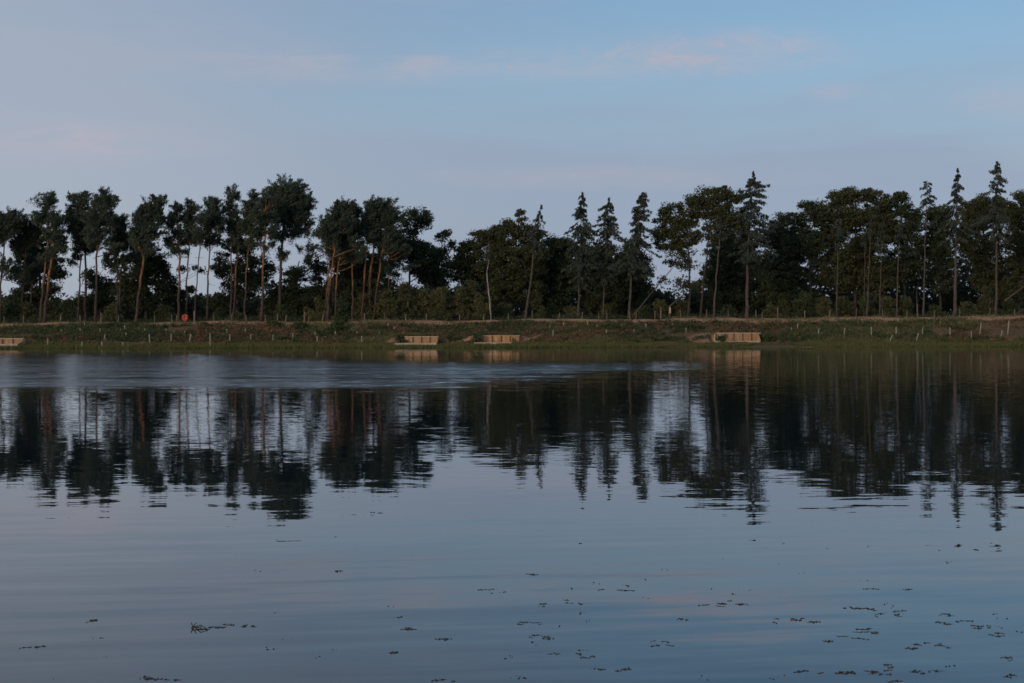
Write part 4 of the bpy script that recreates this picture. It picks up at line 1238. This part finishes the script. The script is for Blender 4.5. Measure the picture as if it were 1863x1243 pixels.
WEED = [ # x, y, width px, height px, colour, density, label
 (378,1142,84,15,'d',1.6,'dark water weed clump with an upright twig, biggest at lower left'),
 (440,1139,38,4,'d',1.2,'thin dark weed strand trailing right of the twiggy clump'),
 (609,1040,24,4,'d',2.0,'single dark weed leaf alone in the upper open water'),
 (745,1145,40,5,'o',.9,'faint weed strand left of the middle, alone in smooth water'),
 (808,1162,22,10,'d',1.0,'small forked weed sprig left of the bottom middle'),
 (713,1188,18,6,'d',.9,'tiny weed scrap below the faint strand left of middle'),
 (976,1047,28,6,'d',1.6,'small dark weed clump in the middle, farthest out of its neighbours'),
 (884,1073,20,3,'d',1.4,'short dark weed strand left of the farthest middle clump'),
 (993,1100,17,6,'d',2.0,'compact black weed knot in the middle'),
 (1047,1096,37,6,'d',1.2,'broken weed strand right of the compact black knot'),
 (1119,1074,36,4,'d',.8,'faint long weed strand right of the middle, far out'),
 (1316,1101,62,13,'d',1.5,'slanting dark weed raft sloping down to the right'),
 (958,1134,48,5,'o',1.1,'long thin weed strand below the compact black knot'),
 (1242,1128,14,8,'d',1.2,'tiny weed tuft left of the slanting raft'),
 (967,1156,30,9,'d',.9,'speckled weed scraps below the long thin strand'),
 (1005,1160,24,9,'o',.6,'sparse olive weed specks beside the speckled scraps'),
 (1206,1169,46,14,'o',1.2,'olive weed clump with a dark left half right of the bottom middle'),
 (1028,1190,60,8,'o',.5,'long pale weed stalk lying across the water near the bottom middle'),
 (1066,1199,28,11,'d',1.5,'dense round weed clump below the long pale stalk'),
 (1086,1217,12,5,'d',1.2,'tiny dark weed scrap below the dense round clump'),
 (1136,1219,18,7,'o',.7,'faint weed specks right of the dense round clump'),
 (1432,1126,48,8,'r',1.5,'rusty brown weed strand right of the slanting raft'),
 (1480,1132,12,5,'d',1.2,'small dark weed scrap beside the rusty strand'),
 (1562,1107,52,10,'d',1.5,'dark beaded weed raft, upper part of the long right-hand raft'),
 (1607,1117,42,17,'d',1.6,'dense greyish weed mat below the dark beaded raft'),
 (1640,1113,32,8,'o',.8,'weed strand trailing right from the dense greyish mat'),
 (1715,1120,15,5,'d',1.2,'small weed scrap above the brown clumps at right'),
 (1722,1135,32,10,'r',1.3,'brown weed clump at right, left of a dark strand'),
 (1751,1131,30,6,'d',1.4,'dark weed strand right of the brown clump'),
 (1772,1138,14,4,'d',1.1,'short weed bit at the end of the dark right strand'),
 (1808,1143,44,10,'d',.9,'greenish weed patch near the right edge'),
 (1816,1154,70,13,'o',.7,'wide pale olive weed patch near the right edge'),
 (1565,1144,22,4,'d',1.2,'short dark weed strand above the olive trail'),
 (1592,1151,52,9,'o',1.4,'olive weed trail with rusty beads in the lower right'),
 (1545,1160,34,11,'o',.9,'sparse weed bits left below the olive trail'),
 (1504,1167,26,6,'o',1.0,'thin weed strand at the left end of the olive trail'),
 (1681,1172,26,10,'r',1.8,'bright rusty weed knot in the lower right'),
 (1708,1175,36,9,'r',1.3,'brown weed strand attached right of the bright rusty knot'),
 (1653,1180,14,5,'d',1.3,'small dark weed bit left of the bright rusty knot'),
 (1619,1211,28,14,'d',1.1,'fan-shaped weed clump above the long bottom raft'),
 (1512,1224,48,13,'r',1.5,'reddish weed clump, left end of the long bottom raft'),
 (1541,1225,28,10,'d',1.5,'dark weed clump in the middle of the long bottom raft'),
 (1590,1224,52,13,'r',1.7,'dense reddish weed clump, right end of the long bottom raft'),
 (1667,1222,13,5,'d',1.1,'tiny weed scrap right of the long bottom raft'),
 (1697,1223,36,6,'d',.8,'thin broken weed strand right of the long bottom raft'),
 (1838,1229,38,9,'d',1.5,'dark weed strand in the bottom right corner'),
 (1829,1197,18,4,'d',1.2,'short dark weed strand above the bottom right corner'),
 (1455,1221,13,6,'d',1.2,'small weed scrap left of the long bottom raft'),
 (1583,1072,26,4,'d',.8,'faint weed strand far out at right'),
 (1658,1073,13,5,'d',1.2,'small weed tuft far out at right'),
 (1772,1000,14,4,'d',1.4,'tiny weed scrap far out near the right edge'),
 (65,1177,32,6,'d',1.0,'two thin weed scraps near the bottom left edge'),
 (172,1130,14,4,'d',1.0,'tiny weed scrap left of the twiggy clump'),
 (272,1235,26,7,'d',1.0,'thin weed sprig at the bottom left'),
 (310,1236,36,8,'d',.9,'sparse weed sprig right of the bottom left one'),
 (808,1238,38,8,'d',1.3,'dark weed clump cut by the bottom edge left of middle'),
 (1638,1241,34,6,'r',1.3,'reddish weed clump cut by the bottom edge at right'),
 (686,933,14,4,'d',1.6,'dark weed bit beside the reflected pines, far out left of middle'),
]
for i, (px, py, w, h, col, dn, label) in enumerate(WEED):
    rng = np.random.default_rng(7000 + i)
    d = HCAM * F / (py - HOR)
    k = d / F; kw = d * d / (F * HCAM)
    root = empty('water_weed', ((px - CX) * k, d, 0.0))
    q, mb = weed_geometry(w, h, k, kw, dn, rng, i == 0)
    mat = {'d': 'weed_dark', 'o': 'weed_olive', 'r': 'weed_rust'}[col]
    mb.build('stems', mat, root, (0, 0, 0))['kind'] = 'stuff'
    link('leaflets', quads_mesh('leaflets', q, mat), root)['kind'] = 'stuff'
    tag(root, label, 'water weed', 'water weed floating near the camera')
# loose scraps too small to count
rng = np.random.default_rng(99)
Q = []
for _ in range(55):
    px = rng.choice([rng.uniform(0, 1863), rng.uniform(900, 1863)]); py = rng.uniform(960, 1240)
    d = HCAM * F / (py - HOR)
    c = np.array([(px - CX) * d / F, d, .001])
    m = rng.integers(1, 6)
    pos = c + np.stack([rng.normal(0, .03, m), rng.normal(0, .04, m), np.abs(rng.normal(0, .0006, m))], 1)
    ln = rng.uniform(.010, .03, m)
    Q.append(leaf_quads(pos, np.stack([rng.standard_normal(m), rng.standard_normal(m), rng.normal(0, .03, m)], 1), ln, ln * .5, rng))
tag(link('weed_flecks', quads_mesh('weed_flecks', np.concatenate(Q), 'weed_dark')), 'loose flecks of weed scattered on the near water', 'water weed', None, 'stuff')
